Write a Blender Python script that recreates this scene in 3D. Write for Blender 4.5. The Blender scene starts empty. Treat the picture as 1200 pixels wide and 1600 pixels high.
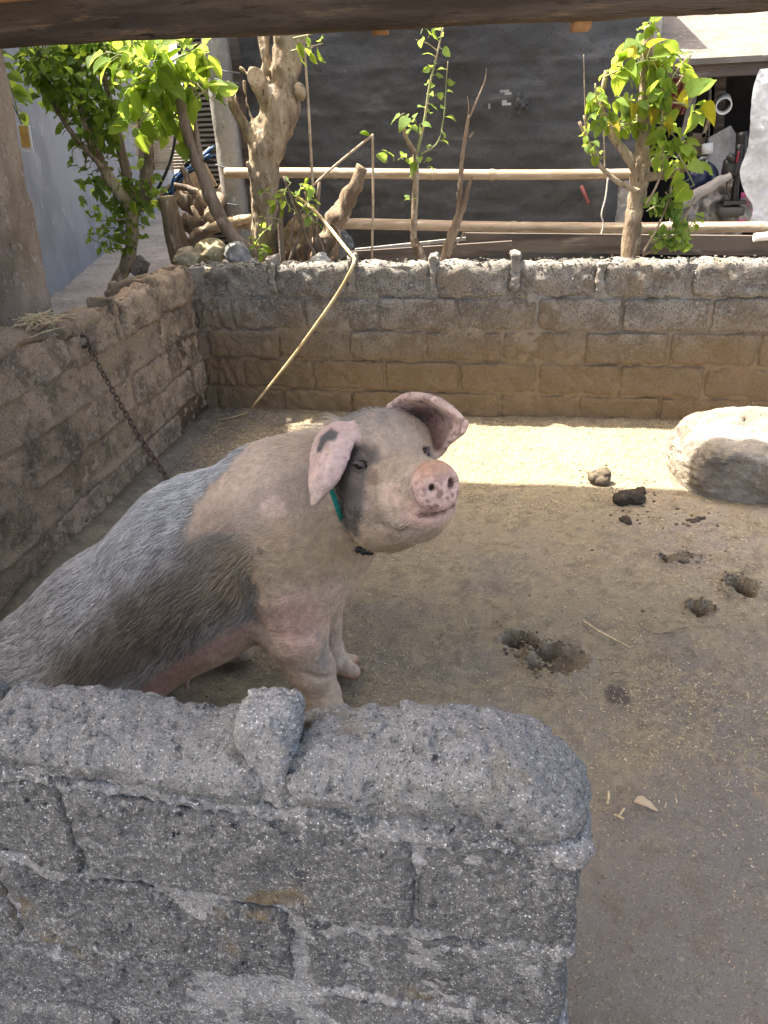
import bpy, math, random
import numpy as np
rng = np.random.default_rng(7); random.seed(7)
SC = bpy.context.scene; COL = SC.collection
# ------------------------------------------------------------------ camera, world, sun, exposure
CF = 1110.0; CH = 1.4                       # focal length in photo pixels, lens height in metres
def _unit(v): v = np.array(v, float); return v / np.linalg.norm(v)
_Y = _unit([182, 599, -CF]); _Z = _unit(np.cross([182, 599, -CF], [-818, 554, -CF]))
if _Z[1] < 0: _Z = -_Z
_X = np.cross(_Y, _Z); RW = np.array([_X, _Y, _Z]); CAMP = np.array([0, 0, CH])
def P(px, py, z=None, y=None, x=None, d=None):
    "world point seen at photo pixel (px,py) at a height, depth plane or distance"
    r = RW @ np.array([px - 600, 800 - py, -CF])
    if z is not None: t = (z - CH) / r[2]
    elif y is not None: t = y / r[1]
    elif x is not None: t = x / r[0]
    else: t = d / CF
    return CAMP + r * t
def proj(p):
    c = (np.asarray(p, float) - CAMP) @ RW
    return 600 - CF * c[..., 0] / c[..., 2], 800 + CF * c[..., 1] / c[..., 2], -c[..., 2]
from mathutils import Matrix, Vector, Euler
cd = bpy.data.cameras.new('camera'); cam = bpy.data.objects.new('camera', cd); COL.objects.link(cam)
m4 = np.eye(4); m4[:3, :3] = RW; m4[:3, 3] = CAMP
cam.matrix_world = Matrix(m4.tolist())
cd.sensor_fit = 'VERTICAL'; cd.sensor_height = 36; cd.sensor_width = 27; cd.lens = 36 * CF / 1600
cd.clip_start = 0.02; cd.clip_end = 3000
SC.camera = cam
SUNV = np.array([0.50, -0.11, -1.0])        # the way the light travels
sd = bpy.data.lights.new('sun', 'SUN'); sd.energy = 3.2; sd.angle = math.radians(0.55); sd.color = (1, 0.93, 0.82)
so = bpy.data.objects.new('sun', sd); COL.objects.link(so); so.location = (-3, 2, 8)
so.rotation_euler = Vector(SUNV.tolist()).to_track_quat('-Z', 'Y').to_euler()
W = bpy.data.worlds.new('World'); SC.world = W; W.use_nodes = True
nt = W.node_tree; bg = nt.nodes['Background']; sky = nt.nodes.new('ShaderNodeTexSky')
sky.sky_type = 'NISHITA'; sky.sun_disc = False
sky.sun_elevation = math.atan2(1, math.hypot(.50, .11)); sky.sun_rotation = math.atan2(-.50, .11)
sky.dust_density = 4.0; sky.air_density = 0.5; sky.ozone_density = 0.0
bg.inputs['Strength'].default_value = 0.15
tint = nt.nodes.new('ShaderNodeVectorMath'); tint.operation = 'MULTIPLY'; tint.inputs[1].default_value = (1.0, 0.93, 0.80)   # warm white-balance tint multiplied over the sky
nt.links.new(sky.outputs[0], tint.inputs[0]); nt.links.new(tint.outputs[0], bg.inputs['Color'])
SC.view_settings.view_transform = 'Standard'; SC.view_settings.look = 'None'
SC.view_settings.exposure = 2.82; SC.view_settings.gamma = 1.0; SC.view_settings.use_curve_mapping = False
SC.render.engine = 'CYCLES'
SC.cycles.max_bounces = 10; SC.cycles.diffuse_bounces = 6; SC.cycles.transparent_max_bounces = 12
SC.cycles.use_denoising = True
# ------------------------------------------------------------------ object helpers
def link(o, parent=None):
    COL.objects.link(o)
    if parent is not None: o.parent = parent
    return o
def tag(o, label=None, cat=None, group=None, kind=None):
    if label: o['label'] = label
    if cat: o['category'] = cat
    if group: o['group'] = group
    if kind: o['kind'] = kind
    return o
def thing(name, label, cat, loc=(0, 0, 0), group=None):
    o = bpy.data.objects.new(name, None); o.location = tuple(float(v) for v in loc); o.empty_display_size = .05
    link(o); return tag(o, label, cat, group)
def mesh(name, V, F, m=None, smooth=True):
    me = bpy.data.meshes.new(name); V = np.asarray(V, np.float32)
    if isinstance(F, np.ndarray) and F.ndim == 2:
        n, k = F.shape
        me.vertices.add(len(V)); me.vertices.foreach_set('co', V.ravel())
        me.loops.add(n * k); me.loops.foreach_set('vertex_index', F.astype(np.int32).ravel())
        me.polygons.add(n); me.polygons.foreach_set('loop_start', np.arange(0, n * k, k, dtype=np.int32))
        me.update(calc_edges=True)
    else:
        me.from_pydata(V.tolist(), [], [list(f) for f in F]); me.update()
    me.validate()
    if smooth: me.polygons.foreach_set('use_smooth', np.ones(len(me.polygons), bool))
    if m is not None: me.materials.append(m)
    return me
def wloc(o):
    v = np.zeros(3)
    while o is not None: v = v + np.array(o.location); o = o.parent
    return v
def part(name, geo, m, parent=None, smooth=True, **kw):
    "one mesh object from world-space (V,F); parent location is taken off"
    V, F = geo; V = np.asarray(V, float)
    if parent is not None: V = V - wloc(parent)
    o = bpy.data.objects.new(name, mesh(name, V, F, m, smooth)); link(o, parent)
    return tag(o, **kw)
def inst(name, me, parent, loc, rot=(0, 0, 0), scale=(1, 1, 1)):
    o = bpy.data.objects.new(name, me); link(o, parent)
    o.location = tuple(np.asarray(loc, float) - (wloc(parent) if parent is not None else 0)); o.rotation_euler = rot
    o.scale = scale if hasattr(scale, '__len__') else (scale,) * 3
    return o
def join(gs):
    V, F, n = [], [], 0
    for v, f in gs:
        V.append(np.asarray(v, float)); F += [[i + n for i in q] for q in (f.tolist() if isinstance(f, np.ndarray) else f)]; n += len(v)
    return np.concatenate(V), F
# ------------------------------------------------------------------ noise
def _hash(i, s):
    h = (i[..., 0] * 374761393 + i[..., 1] * 668265263 + i[..., 2] * 1274126177 + s * 974711) & 0xffffffff
    h = ((h ^ (h >> 13)) * 1274126177) & 0xffffffff
    return ((h ^ (h >> 16)) & 0xffff) / 65535.0
def vn(p, s=0):
    i = np.floor(p).astype(np.int64); f = p - i; f = f * f * (3 - 2 * f); r = 0
    for a in (0, 1):
        wa = f[..., 0] if a else 1 - f[..., 0]
        for b in (0, 1):
            wb = wa * (f[..., 1] if b else 1 - f[..., 1])
            for c in (0, 1):
                r = r + wb * (f[..., 2] if c else 1 - f[..., 2]) * _hash(i + np.array([a, b, c]), s)
    return r * 2 - 1
def fbm(p, sc, o=4, s=0, g=.5):
    p = np.asarray(p, float) * sc; r = 0; a = 1; t = 0
    for k in range(o): r = r + a * vn(p + 17.3 * k, s + k); t += a; a *= g; p = p * 2.03
    return r / t * 1.6
def sstep(a, b, x): t = np.clip((x - a) / (b - a), 0, 1); return t * t * (3 - 2 * t)
# ------------------------------------------------------------------ signed distance shapes, meshed with surface nets
def rc(p, a, b, ra, rb):
    a = np.asarray(a, float); ba = np.asarray(b, float) - a; h = np.clip(((p - a) @ ba) / max(ba @ ba, 1e-9), 0, 1)
    return np.linalg.norm(p - a - h[:, None] * ba, axis=1) - (ra + (rb - ra) * h)
def ell(p, c, r, ax=None):
    q = p - np.asarray(c, float)
    if ax is not None: q = q @ np.asarray(ax, float).T
    r = np.asarray(r, float); k0 = np.linalg.norm(q / r, axis=1); k1 = np.linalg.norm(q / r ** 2, axis=1) + 1e-9
    return k0 * (k0 - 1) / k1
def smin(a, b, k): h = np.clip(.5 + .5 * (b - a) / k, 0, 1); return b + (a - b) * h - k * h * (1 - h)
def smax(a, b, k): return -smin(-a, -b, k)
def nets(fn, lo, hi, h):
    lo = np.asarray(lo, float); n = np.ceil((np.asarray(hi) - lo) / h / 4).astype(int) * 4 + 1
    ax = [lo[i] + h * np.arange(n[i]) for i in range(3)]
    cg = np.stack(np.meshgrid(*[a[::4] for a in ax], indexing='ij'), -1); cs = cg.shape[:3]
    cv = fn(cg.reshape(-1, 3)).reshape(cs)
    idx = [np.minimum((np.arange(n[i]) + 2) // 4, cs[i] - 1) for i in range(3)]
    v = cv[np.ix_(*idx)].astype(np.float64)
    act = np.argwhere(np.abs(v) < h * 9.0)
    pts = lo + act * h; out = np.empty(len(act))
    for k in range(0, len(act), 400000): out[k:k + 400000] = fn(pts[k:k + 400000])
    v[act[:, 0], act[:, 1], act[:, 2]] = out
    ins = v < 0
    s = sum(ins[a:n[0] - 1 + a, b:n[1] - 1 + b, c:n[2] - 1 + c].astype(np.int8) for a in (0, 1) for b in (0, 1) for c in (0, 1))
    ac = np.argwhere((s > 0) & (s < 8)); im = -np.ones(s.shape, np.int32); im[ac[:, 0], ac[:, 1], ac[:, 2]] = np.arange(len(ac))
    cor = np.array([[a, b, c] for a in (0, 1) for b in (0, 1) for c in (0, 1)])
    cvv = np.stack([v[ac[:, 0] + c[0], ac[:, 1] + c[1], ac[:, 2] + c[2]] for c in cor], 1)
    acc = np.zeros((len(ac), 3)); cnt = np.zeros(len(ac))
    for i in range(8):
        for j in range(i + 1, 8):
            if np.abs(cor[i] - cor[j]).sum() != 1: continue
            vi, vj = cvv[:, i], cvv[:, j]; msk = (vi < 0) != (vj < 0)
            t = np.where(msk, vi / np.where(msk, vi - vj, 1), 0)
            acc += msk[:, None] * (cor[i] + t[:, None] * (cor[j] - cor[i])); cnt += msk
    V = lo + (ac + acc / cnt[:, None]) * h
    Fs = []
    for a in range(3):
        b, c = (a + 1) % 3, (a + 2) % 3
        sl0 = [slice(None)] * 3; sl1 = [slice(None)] * 3; sl0[a] = slice(0, -1); sl1[a] = slice(1, None)
        i0, i1 = ins[tuple(sl0)], ins[tuple(sl1)]
        e = np.argwhere(i0 != i1); e = e[(e[:, b] > 0) & (e[:, c] > 0) & (e[:, b] < n[b] - 1) & (e[:, c] < n[c] - 1)]
        fl = i0[e[:, 0], e[:, 1], e[:, 2]]
        def cell(db, dc):
            q = e.copy(); q[:, b] -= db; q[:, c] -= dc; return im[q[:, 0], q[:, 1], q[:, 2]]
        q = np.stack([cell(1, 1), cell(0, 1), cell(0, 0), cell(1, 0)], 1)
        q[~fl] = q[~fl][:, ::-1]; Fs.append(q)
    F = np.concatenate(Fs); F = F[(F >= 0).all(1)]
    return V, F
def blob(c, r, ax=None, h=None, amp=.08, sc=None, seed=0, cut=None):
    "a rough stone: ellipsoid with faceted noise"
    c = np.asarray(c, float); r = np.asarray(r, float); R = r.max(); h = h or R / 14; sc = sc or 1.2 / R
    pl = [(_unit(np.random.default_rng(seed + k).normal(size=3)), .68 + .2 * np.random.default_rng(seed + k + 50).random()) for k in range(9)]
    A = np.eye(3) if ax is None else np.asarray(ax)
    def fn(p):
        d = ell(p, c, r, ax); q = ((p - c) @ A.T) / r
        for nrm, w in pl: d = smax(d, ((q @ nrm) - w) * r.min(), R * .1)
        return d + amp * R * fbm(p, sc, 3, seed) + amp * .25 * R * fbm(p, sc * 6, 2, seed + 9)
    return nets(fn, c - R * 1.3, c + R * 1.3, h)
# ------------------------------------------------------------------ swept shapes
def smoothline(pts, n):
    pts = np.asarray(pts, float)
    t = np.concatenate([[0], np.cumsum(np.linalg.norm(np.diff(pts[:, :3], axis=0), axis=1))]); t = t / t[-1]
    u = np.linspace(0, 1, n); k = len(pts); out = np.zeros((n, pts.shape[1]))
    if k == 2: return pts[0] + u[:, None] * (pts[1] - pts[0])
    m = np.gradient(pts, t, axis=0)
    j = np.clip(np.searchsorted(t, u, 'right') - 1, 0, k - 2); dt = t[j + 1] - t[j]; s = ((u - t[j]) / dt)[:, None]; dt = dt[:, None]
    return (2 * s**3 - 3 * s**2 + 1) * pts[j] + (s**3 - 2 * s**2 + s) * dt * m[j] + (-2 * s**3 + 3 * s**2) * pts[j + 1] + (s**3 - s**2) * dt * m[j + 1]
def tube(pts, r, k=8, n=None, caps=True, rough=0, seed=0, sm=True):
    "pts: Nx3, r: scalar or per point"
    pts = np.asarray(pts, float); r = np.broadcast_to(np.asarray(r, float), (len(pts),))
    q = np.concatenate([pts, r[:, None]], 1)
    if sm: q = smoothline(q, n or max(2, (len(pts) - 1) * 5 + 1))
    c, rr = q[:, :3], q[:, 3]; N = len(c)
    tg = np.gradient(c, axis=0); tg /= np.linalg.norm(tg, axis=1)[:, None] + 1e-12
    up = np.array([0, 0, 1.]) if abs(tg[0][2]) < .9 else np.array([1., 0, 0])
    u = np.cross(up, tg[0]); u /= np.linalg.norm(u); U = []
    for i in range(N):
        u = u - tg[i] * (u @ tg[i]); u /= np.linalg.norm(u) + 1e-12; U.append(u)
    U = np.array(U); Wv = np.cross(tg, U); a = np.arange(k) * 2 * math.pi / k
    dirs = np.cos(a)[None, :, None] * U[:, None] + np.sin(a)[None, :, None] * Wv[:, None]
    rad = np.repeat(rr[:, None], k, 1)
    if rough: rad = rad * (1 + rough * fbm(c[:, None] + dirs * rr[:, None, None] + seed, .8 / max(rr.mean(), 1e-4), 3, seed))
    V = (c[:, None] + dirs * rad[..., None]).reshape(-1, 3)
    F = [(i * k + j, i * k + (j + 1) % k, (i + 1) * k + (j + 1) % k, (i + 1) * k + j) for i in range(N - 1) for j in range(k)]
    if caps: F += [tuple(range(k))[::-1], tuple((N - 1) * k + j for j in range(k))]
    return V, F
def box(c, s, rot=None):
    c = np.asarray(c, float); s = np.asarray(s, float) / 2
    v = np.array([[x, y, z] for x in (-1, 1) for y in (-1, 1) for z in (-1, 1)]) * s
    if rot is not None: v = v @ np.array(Euler(rot).to_matrix()).T
    return v + c, [(0, 1, 3, 2), (4, 6, 7, 5), (0, 4, 5, 1), (2, 3, 7, 6), (0, 2, 6, 4), (1, 5, 7, 3)]
def slab(a, b, up, w, t, nseg=1):
    "a board from a to b, width w along up, thickness t"
    a = np.asarray(a, float); b = np.asarray(b, float); d = _unit(b - a); up = np.asarray(up, float); up = _unit(up - d * (up @ d)); nn = np.cross(d, up)
    V = []; 
    for i in range(nseg + 1):
        c = a + (b - a) * i / nseg
        V += [c - up * w / 2 - nn * t / 2, c + up * w / 2 - nn * t / 2, c + up * w / 2 + nn * t / 2, c - up * w / 2 + nn * t / 2]
    F = [(0, 1, 2, 3), tuple(4 * nseg + j for j in (3, 2, 1, 0))]
    for i in range(nseg):
        for j in range(4): F.append((4 * i + j, 4 * i + 4 + j, 4 * i + 4 + (j + 1) % 4, 4 * i + (j + 1) % 4))
    return np.array(V), F
def rbox(size, step, round_=.2, amp=.006, sc=20, seed=0, bow=0.0, omit=()):
    "a rounded rough block centred on 0: six gridded faces sharing their edges, pushed about by noise"
    size = np.asarray(size, float); n = np.maximum(1, np.round(size / step).astype(int)); V = []; F = []; key = {}
    def vid(i):
        if i not in key: key[i] = len(V); V.append(i)
        return key[i]
    for a in range(3):
        b, c = (a + 1) % 3, (a + 2) % 3
        for sgn in (0, 1):
            for i in range(n[b]):
                for j in range(n[c]):
                    q = []
                    for (di, dj) in ((0, 0), (1, 0), (1, 1), (0, 1)):
                        t = [0, 0, 0]; t[a] = n[a] * sgn; t[b] = i + di; t[c] = j + dj; q.append(vid(tuple(t)))
                    F.append(q if sgn else q[::-1])
    V = (np.array(V) / n - .5) * size
    r = round_ * size.min(); q = np.clip(V, -(size / 2 - r), size / 2 - r); d = V - q; L = np.linalg.norm(d, axis=1)[:, None]
    nrm = np.where(L > 1e-9, d / np.maximum(L, 1e-9), 0); V = q + nrm * np.minimum(L, r)
    nn = V / size; nn = nn * np.abs(nn) ** 3; nn /= np.linalg.norm(nn, axis=1)[:, None] + 1e-9
    V = V + nn * (amp * fbm(V + seed * 3.1, sc, 4, seed, .6))[:, None]
    return V, np.array(F)
# ------------------------------------------------------------------ materials
def pmat(name, base, layers=(), rough=.85, bump=(), coord='pos', scale=(1, 1, 1), spec=.3, attr=None, metal=0, trans=None, rnd=None, sss=0, bumpd=1.0, coat=0):
    """layers: (colour, noise scale, lo, hi[, detail[, kind]]) mixed one over another; bump: (scale, distance[, kind])"""
    m = bpy.data.materials.new(name); m.use_nodes = True; t = m.node_tree; N = t.nodes; L = t.links; N.clear()
    out = N.new('ShaderNodeOutputMaterial'); b = N.new('ShaderNodeBsdfPrincipled')
    b.inputs['Roughness'].default_value = rough; b.inputs['Specular IOR Level'].default_value = spec; b.inputs['Metallic'].default_value = metal
    if coat: b.inputs['Coat Weight'].default_value = coat
    if coord == 'pos': vec = N.new('ShaderNodeNewGeometry').outputs['Position']
    else: vec = N.new('ShaderNodeTexCoord').outputs['Object']
    mp = N.new('ShaderNodeMapping'); mp.inputs['Scale'].default_value = scale; L.new(vec, mp.inputs['Vector']); vec = mp.outputs[0]
    def rgba(c): return (c[0], c[1], c[2], 1)
    if attr:
        an = N.new('ShaderNodeAttribute'); an.attribute_name = attr; col = an.outputs['Color']
    else:
        cn = N.new('ShaderNodeRGB'); cn.outputs[0].default_value = rgba(base); col = cn.outputs[0]
    def tex(sc, det, kind):
        if kind == 'v':
            x = N.new('ShaderNodeTexVoronoi'); x.inputs['Scale'].default_value = sc; L.new(vec, x.inputs['Vector']); return x.outputs['Distance']
        if kind == 'z':      # height band in metres
            s = N.new('ShaderNodeSeparateXYZ'); L.new(vec, s.inputs[0]); n = N.new('ShaderNodeTexNoise'); n.inputs['Scale'].default_value = sc; L.new(vec, n.inputs['Vector'])
            ma = N.new('ShaderNodeMath'); ma.operation = 'MULTIPLY_ADD'; L.new(n.outputs[0], ma.inputs[0]); ma.inputs[1].default_value = det; L.new(s.outputs['Z'], ma.inputs[2]); return ma.outputs[0]
        x = N.new('ShaderNodeTexNoise'); x.inputs['Scale'].default_value = sc; x.inputs['Detail'].default_value = det; x.inputs['Roughness'].default_value = .62
        L.new(vec, x.inputs['Vector']); return x.outputs[0]
    for ly in layers:
        c, sc, lo, hi = ly[:4]; det = ly[4] if len(ly) > 4 else 5; kind = ly[5] if len(ly) > 5 else 'n'; mx_ = ly[6] if len(ly) > 6 else 1
        mr = N.new('ShaderNodeMapRange'); mr.interpolation_type = 'SMOOTHSTEP'; L.new(tex(sc, det, kind), mr.inputs['Value'])
        mr.inputs['From Min'].default_value = min(lo, hi); mr.inputs['From Max'].default_value = max(lo, hi)
        mr.inputs['To Min'].default_value, mr.inputs['To Max'].default_value = (0, mx_) if lo < hi else (mx_, 0)
        mx = N.new('ShaderNodeMix'); mx.data_type = 'RGBA'; L.new(mr.outputs[0], mx.inputs[0]); L.new(col, mx.inputs[6]); mx.inputs[7].default_value = rgba(c); col = mx.outputs[2]
    if rnd:                  # per-object variety: (dark factor, light factor)
        oi = N.new('ShaderNodeObjectInfo'); mr = N.new('ShaderNodeMapRange'); L.new(oi.outputs['Random'], mr.inputs['Value'])
        mr.inputs['To Min'].default_value, mr.inputs['To Max'].default_value = rnd
        mx = N.new('ShaderNodeVectorMath'); mx.operation = 'SCALE'; L.new(col, mx.inputs[0]); L.new(mr.outputs[0], mx.inputs['Scale']); col = mx.outputs[0]
    L.new(col, b.inputs['Base Color'])
    nrm = None
    for bp in bump:
        sc, dist = bp[:2]; kind = bp[2] if len(bp) > 2 else 'n'
        bn = N.new('ShaderNodeBump'); bn.inputs['Strength'].default_value = 1; bn.inputs['Distance'].default_value = dist * bumpd
        L.new(tex(sc, 5, kind), bn.inputs['Height'])
        if nrm: L.new(nrm, bn.inputs['Normal'])
        nrm = bn.outputs[0]
    if nrm: L.new(nrm, b.inputs['Normal'])
    if sss:
        b.inputs['Subsurface Weight'].default_value = sss; b.inputs['Subsurface Scale'].default_value = .02; b.inputs['Subsurface Radius'].default_value = (1, .35, .2)
    sh = b.outputs[0]
    if trans:                # light through leaves and thin sheets: (colour, share)
        tr = N.new('ShaderNodeBsdfTranslucent'); ms = N.new('ShaderNodeMixShader'); ms.inputs[0].default_value = trans[1]
        if trans[0] is None: L.new(col, tr.inputs['Color'])
        else:
            mm = N.new('ShaderNodeMix'); mm.data_type = 'RGBA'; mm.blend_type = 'MIX'; mm.inputs[0].default_value = .75; L.new(col, mm.inputs[6]); mm.inputs[7].default_value = rgba(trans[0]); L.new(mm.outputs[2], tr.inputs['Color'])
        L.new(sh, ms.inputs[1]); L.new(tr.outputs[0], ms.inputs[2]); sh = ms.outputs[0]
    L.new(sh, out.inputs['Surface'])
    return m
# ================================================================== materials of the setting
M = {}
M['block'] = pmat('grey_block', (.31, .29, .255), [((.17, .155, .135), 9, .42, .62), ((.40, .37, .32), 60, .5, .66), ((.10, .09, .08), 120, .52, .62), ((.60, .59, .55), 160, .60, .68),
    ((.225, .155, .085), 2.2, .98, .50, .45, 'z', .85), ((.21, .145, .08), 5, .54, .68, 4, 'n', .5)], .95, [(28, .014), (90, .012), (240, .006)], spec=.08)
M['mortar'] = pmat('mortar', (.24, .22, .19), [((.13, .12, .105), 7, .45, .65), ((.33, .29, .24), 70, .5, .7),
    ((.20, .138, .076), 2.4, .98, .50, .45, 'z', .85)], .95, [(60, .006), (260, .003)], spec=.15)
M['lblock'] = pmat('left_block', (.42, .315, .22), [((.21, .165, .12), 8, .40, .62), ((.44, .37, .29), 50, .5, .7), ((.13, .105, .085), 150, .54, .68), ((.52, .47, .40), 170, .62, .70), ((.09, .07, .05), 120, .60, .68, 5, 'n', .7)], .95, [(35, .016), (100, .010), (260, .005)], spec=.12)
M['lmortar'] = pmat('left_mortar', (.37, .28, .19), [((.16, .125, .09), 6, .45, .65), ((.38, .33, .27), 60, .5, .7), ((.09, .07, .05), 120, .56, .68), ((.46, .41, .34), 190, .62, .70)], .95, [(30, .016), (90, .010), (240, .005)], spec=.12)
M['fblock'] = pmat('front_block', (.132, .136, .138), [((.100, .103, .105), 4.5, .40, .64, 8), ((.30, .31, .315), 1.0, .80, .90, .10, 'z', .5), ((.29, .30, .305), 150, .50, .66, 8, 'n', .7), ((.045, .047, .049), 190, .54, .66, 8, 'n', .75), ((.58, .59, .60), 340, .61, .68, 3), ((.030, .031, .033), 420, .58, .66, 3, 'n', .85), ((.17, .13, .065), 6, .58, .72, 6, 'n', .8), ((.30, .31, .315), 3.2, .60, .74, 8, 'n', .5)], 1.0, [(45, .006), (130, .006), (300, .004), (700, .0015)], spec=.05)
M['fmortar'] = pmat('front_mortar', (.205, .210, .213), [((.105, .109, .111), 7, .46, .62, 7), ((.43, .44, .45), 8, .58, .66, 7, 'n', .8), ((.34, .35, .355), 150, .50, .64, 7, 'n', .7), ((.06, .062, .066), 190, .54, .66, 7, 'n', .8), ((.60, .61, .62), 360, .62, .68, 2)], 1.0, [(55, .006), (150, .005), (350, .003)], spec=.05)
M['floor'] = pmat('pen_floor', (.225, .175, .115), [((.10, .08, .055), 42, .58, .72, 5, 'n', .45), ((.42, .365, .26), 75, .58, .70, 4, 'n', .40), ((.09, .07, .05), 130, .60, .70, 3, 'n', .6), ((.52, .44, .29), 230, .62, .72, 2, 'n', .6)], .92, [(14, .012), (45, .012), (130, .008), (330, .003)], spec=.2, attr='fcol')
M['earth'] = pmat('earth', (.25, .22, .185), [((.16, .145, .125), 2, .42, .62), ((.34, .31, .27), 30, .52, .7), ((.12, .11, .1), 80, .56, .7)], .95, [(20, .02), (120, .008)], spec=.15)
M['path'] = pmat('path', (.24, .235, .23), [((.17, .165, .16), 3, .42, .62), ((.36, .35, .33), 40, .55, .7)], .95, [(20, .012), (150, .006)], spec=.15)
M['beamwood'] = pmat('beam_wood', (.080, .060, .043), [((.040, .029, .020), 3, .42, .60, 6), ((.17, .115, .07), 9, .55, .72, 6), ((.24, .165, .09), 2.2, .62, .74, 6), ((.03, .02, .013), 30, .56, .68, 4)], .8, [(9, .010), (50, .006)], scale=(.35, 3, 3), spec=.25)
M['freshwood'] = pmat('fresh_wood', (.33, .19, .09), [((.20, .11, .05), 6, .45, .65)], .8, [(30, .006)], scale=(1, 4, 1))
M['postc'] = pmat('post_cement', (.30, .24, .18), [((.18, .14, .10), 5, .42, .62), ((.36, .32, .27), 40, .52, .7), ((.12, .10, .085), 130, .58, .7)], .95, [(14, .016), (45, .012), (130, .008), (300, .004)], scale=(1, 1, .5), spec=.1)
M['roofing'] = pmat('roof_sheet', (.32, .31, .30), [((.22, .2, .18), 4, .45, .65)], .8, [(20, .002)])
# ================================================================== ground, yard, path
gV = np.array([[-400, -400, -.30], [400, -400, -.30], [400, 400, -.30], [-400, 400, -.30]])
part('ground', (gV, [(0, 1, 2, 3)]), M['earth'], kind='structure')
def hfield(x0, x1, y0, y1, st, fz):
    nx, ny = int((x1 - x0) / st) + 1, int((y1 - y0) / st) + 1
    X, Y = np.meshgrid(np.linspace(x0, x1, nx), np.linspace(y0, y1, ny), indexing='ij')
    V = np.stack([X.ravel(), Y.ravel(), fz(X.ravel(), Y.ravel())], 1)
    i = np.arange(nx * ny).reshape(nx, ny)
    return V, np.stack([i[:-1, :-1].ravel(), i[1:, :-1].ravel(), i[1:, 1:].ravel(), i[:-1, 1:].ravel()], 1)
YARD = .33
def yz(X, Y):
    p = np.stack([X, Y, 0 * X], 1); return YARD + .03 * fbm(p, 1.2, 3, 5) + .012 * fbm(p, 9, 3, 6)
part('yard', hfield(-9, 9, 3.93, 16, .09, yz), M['earth'], kind='structure')
part('side_yard', hfield(-9, -1.80, -3, 3.93, .09, yz), M['earth'], kind='structure')
fz0 = lambda X, Y: -.004 + .006 * fbm(np.stack([X, Y, 0 * X], 1), 2, 3, 7)
part('forecourt', hfield(-1.9, 9, -5, .36, .09, fz0), M['earth'], kind='structure')
part('pen_apron', hfield(2.88, 9, .34, 3.95, .09, fz0), M['earth'], kind='structure')
# pen floor with the holes trodden through its crust
LX0 = -1.632
def wy0(x): return 3.78 - .052 * (x + 1.63)
HOLES = [  # photo pixel, half width px (x,y), depth
    (812, 1002, 27, 12, .15), (845, 1015, 26, 8, .045), (872, 1030, 36, 17, .035), (836, 1038, 12, 11, .06), (1155, 918, 22, 15, .16), (1140, 917, 12, 11, .07), (1088, 951, 16, 8, .08), (1106, 949, 11, 6, .03), (1070, 872, 16, 6, .03), (1045, 875, 14, 5, .02)]
def floor_z(X, Y):
    p = np.stack([X, Y, 0 * X], 1)
    z = .03 * sstep(.10, .0, np.minimum(np.abs(X - LX0), wy0(X) - Y) + .03 * fbm(p, 12, 2, 17)) + .012 * fbm(p, 1.1, 3, 11) + .0045 * fbm(p, 8, 4, 12) + .003 * fbm(p, 33, 3, 13)
    wx = X + .014 * fbm(p, 13, 3, 14); wy = Y + .016 * fbm(p + 5, 13, 3, 15); dep = 0 * X
    for (px, py, hx, hy, d) in HOLES:
        c = P(px, py, z=0); a = abs(P(px + hx, py, z=0)[0] - c[0]); b = abs(P(px, py + hy, z=0)[1] - c[1])
        q = ((wx - c[0]) / a) ** 2 + ((wy - c[1]) / b) ** 2
        dep = np.maximum(dep, d * sstep(1.25, .35, np.sqrt(q))); z += .012 * np.exp(-((np.sqrt(q) - 1.3) / .22) ** 2) * (1 + fbm(p, 30, 2, 18))
    return z - dep, dep
fV, fF = hfield(-1.72, 2.9, .35, 3.9, .011, lambda X, Y: floor_z(X, Y)[0])
fz_, dep_ = floor_z(fV[:, 0], fV[:, 1])
p2 = fV * np.array([1, 1, 0])
n1 = fbm(p2, .9, 4, 21); n2 = fbm(p2, 3.2, 4, 22); n3 = fbm(p2, 12, 4, 23)
warm = np.array([.29, .24, .165]); grey = np.array([.185, .17, .152]); pink = np.array([.31, .262, .225]); husk = np.array([.33, .275, .17]); dk = np.array([.03, .02, .014])
fc = np.tile(warm, (len(fV), 1))
def mixc(c, k, w): return c + (np.array(k) - c) * np.clip(w, 0, 1)[:, None]
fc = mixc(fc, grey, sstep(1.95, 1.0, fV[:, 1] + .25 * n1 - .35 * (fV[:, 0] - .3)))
fc = mixc(fc, grey, sstep(.1, .7, n2) * .5)
fc = mixc(fc, pink, sstep(.35, .9, fV[:, 0] + .3 * n2) * sstep(1.9, 2.4, fV[:, 1]) * sstep(3.0, 2.7, fV[:, 1]) * .8)
fc = mixc(fc, husk, sstep(2.55, 3.0, fV[:, 1] + .12 * n2) * (.65 + .35 * n3) * sstep(-1.25, -.9, fV[:, 0] + .1 * n3))
fc = mixc(fc, husk * .8, sstep(.15, .8, n3 + .5 * n1) * .45 * sstep(.9, 1.5, fV[:, 1]))
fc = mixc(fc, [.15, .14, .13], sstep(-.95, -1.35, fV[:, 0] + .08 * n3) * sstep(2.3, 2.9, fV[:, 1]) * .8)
n4 = fbm(p2, 28, 3, 24); n5 = fbm(p2, 55, 2, 25)
fc = mixc(fc, [.17, .14, .105], sstep(.1, .7, n4 + .4 * n3) * .55); fc = mixc(fc, [.44, .36, .22], sstep(.1, .7, n5 + .5 * n3) * .35 * sstep(.8, 1.6, fV[:, 1]))
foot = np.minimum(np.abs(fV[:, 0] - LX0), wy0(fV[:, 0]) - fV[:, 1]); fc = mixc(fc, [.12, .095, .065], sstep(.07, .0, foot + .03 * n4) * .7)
c0 = P(968, 1082, z=0); q = np.hypot((fV[:, 0] - c0[0]) / .045, (fV[:, 1] - c0[1]) / .05) + .5 * n3
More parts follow.
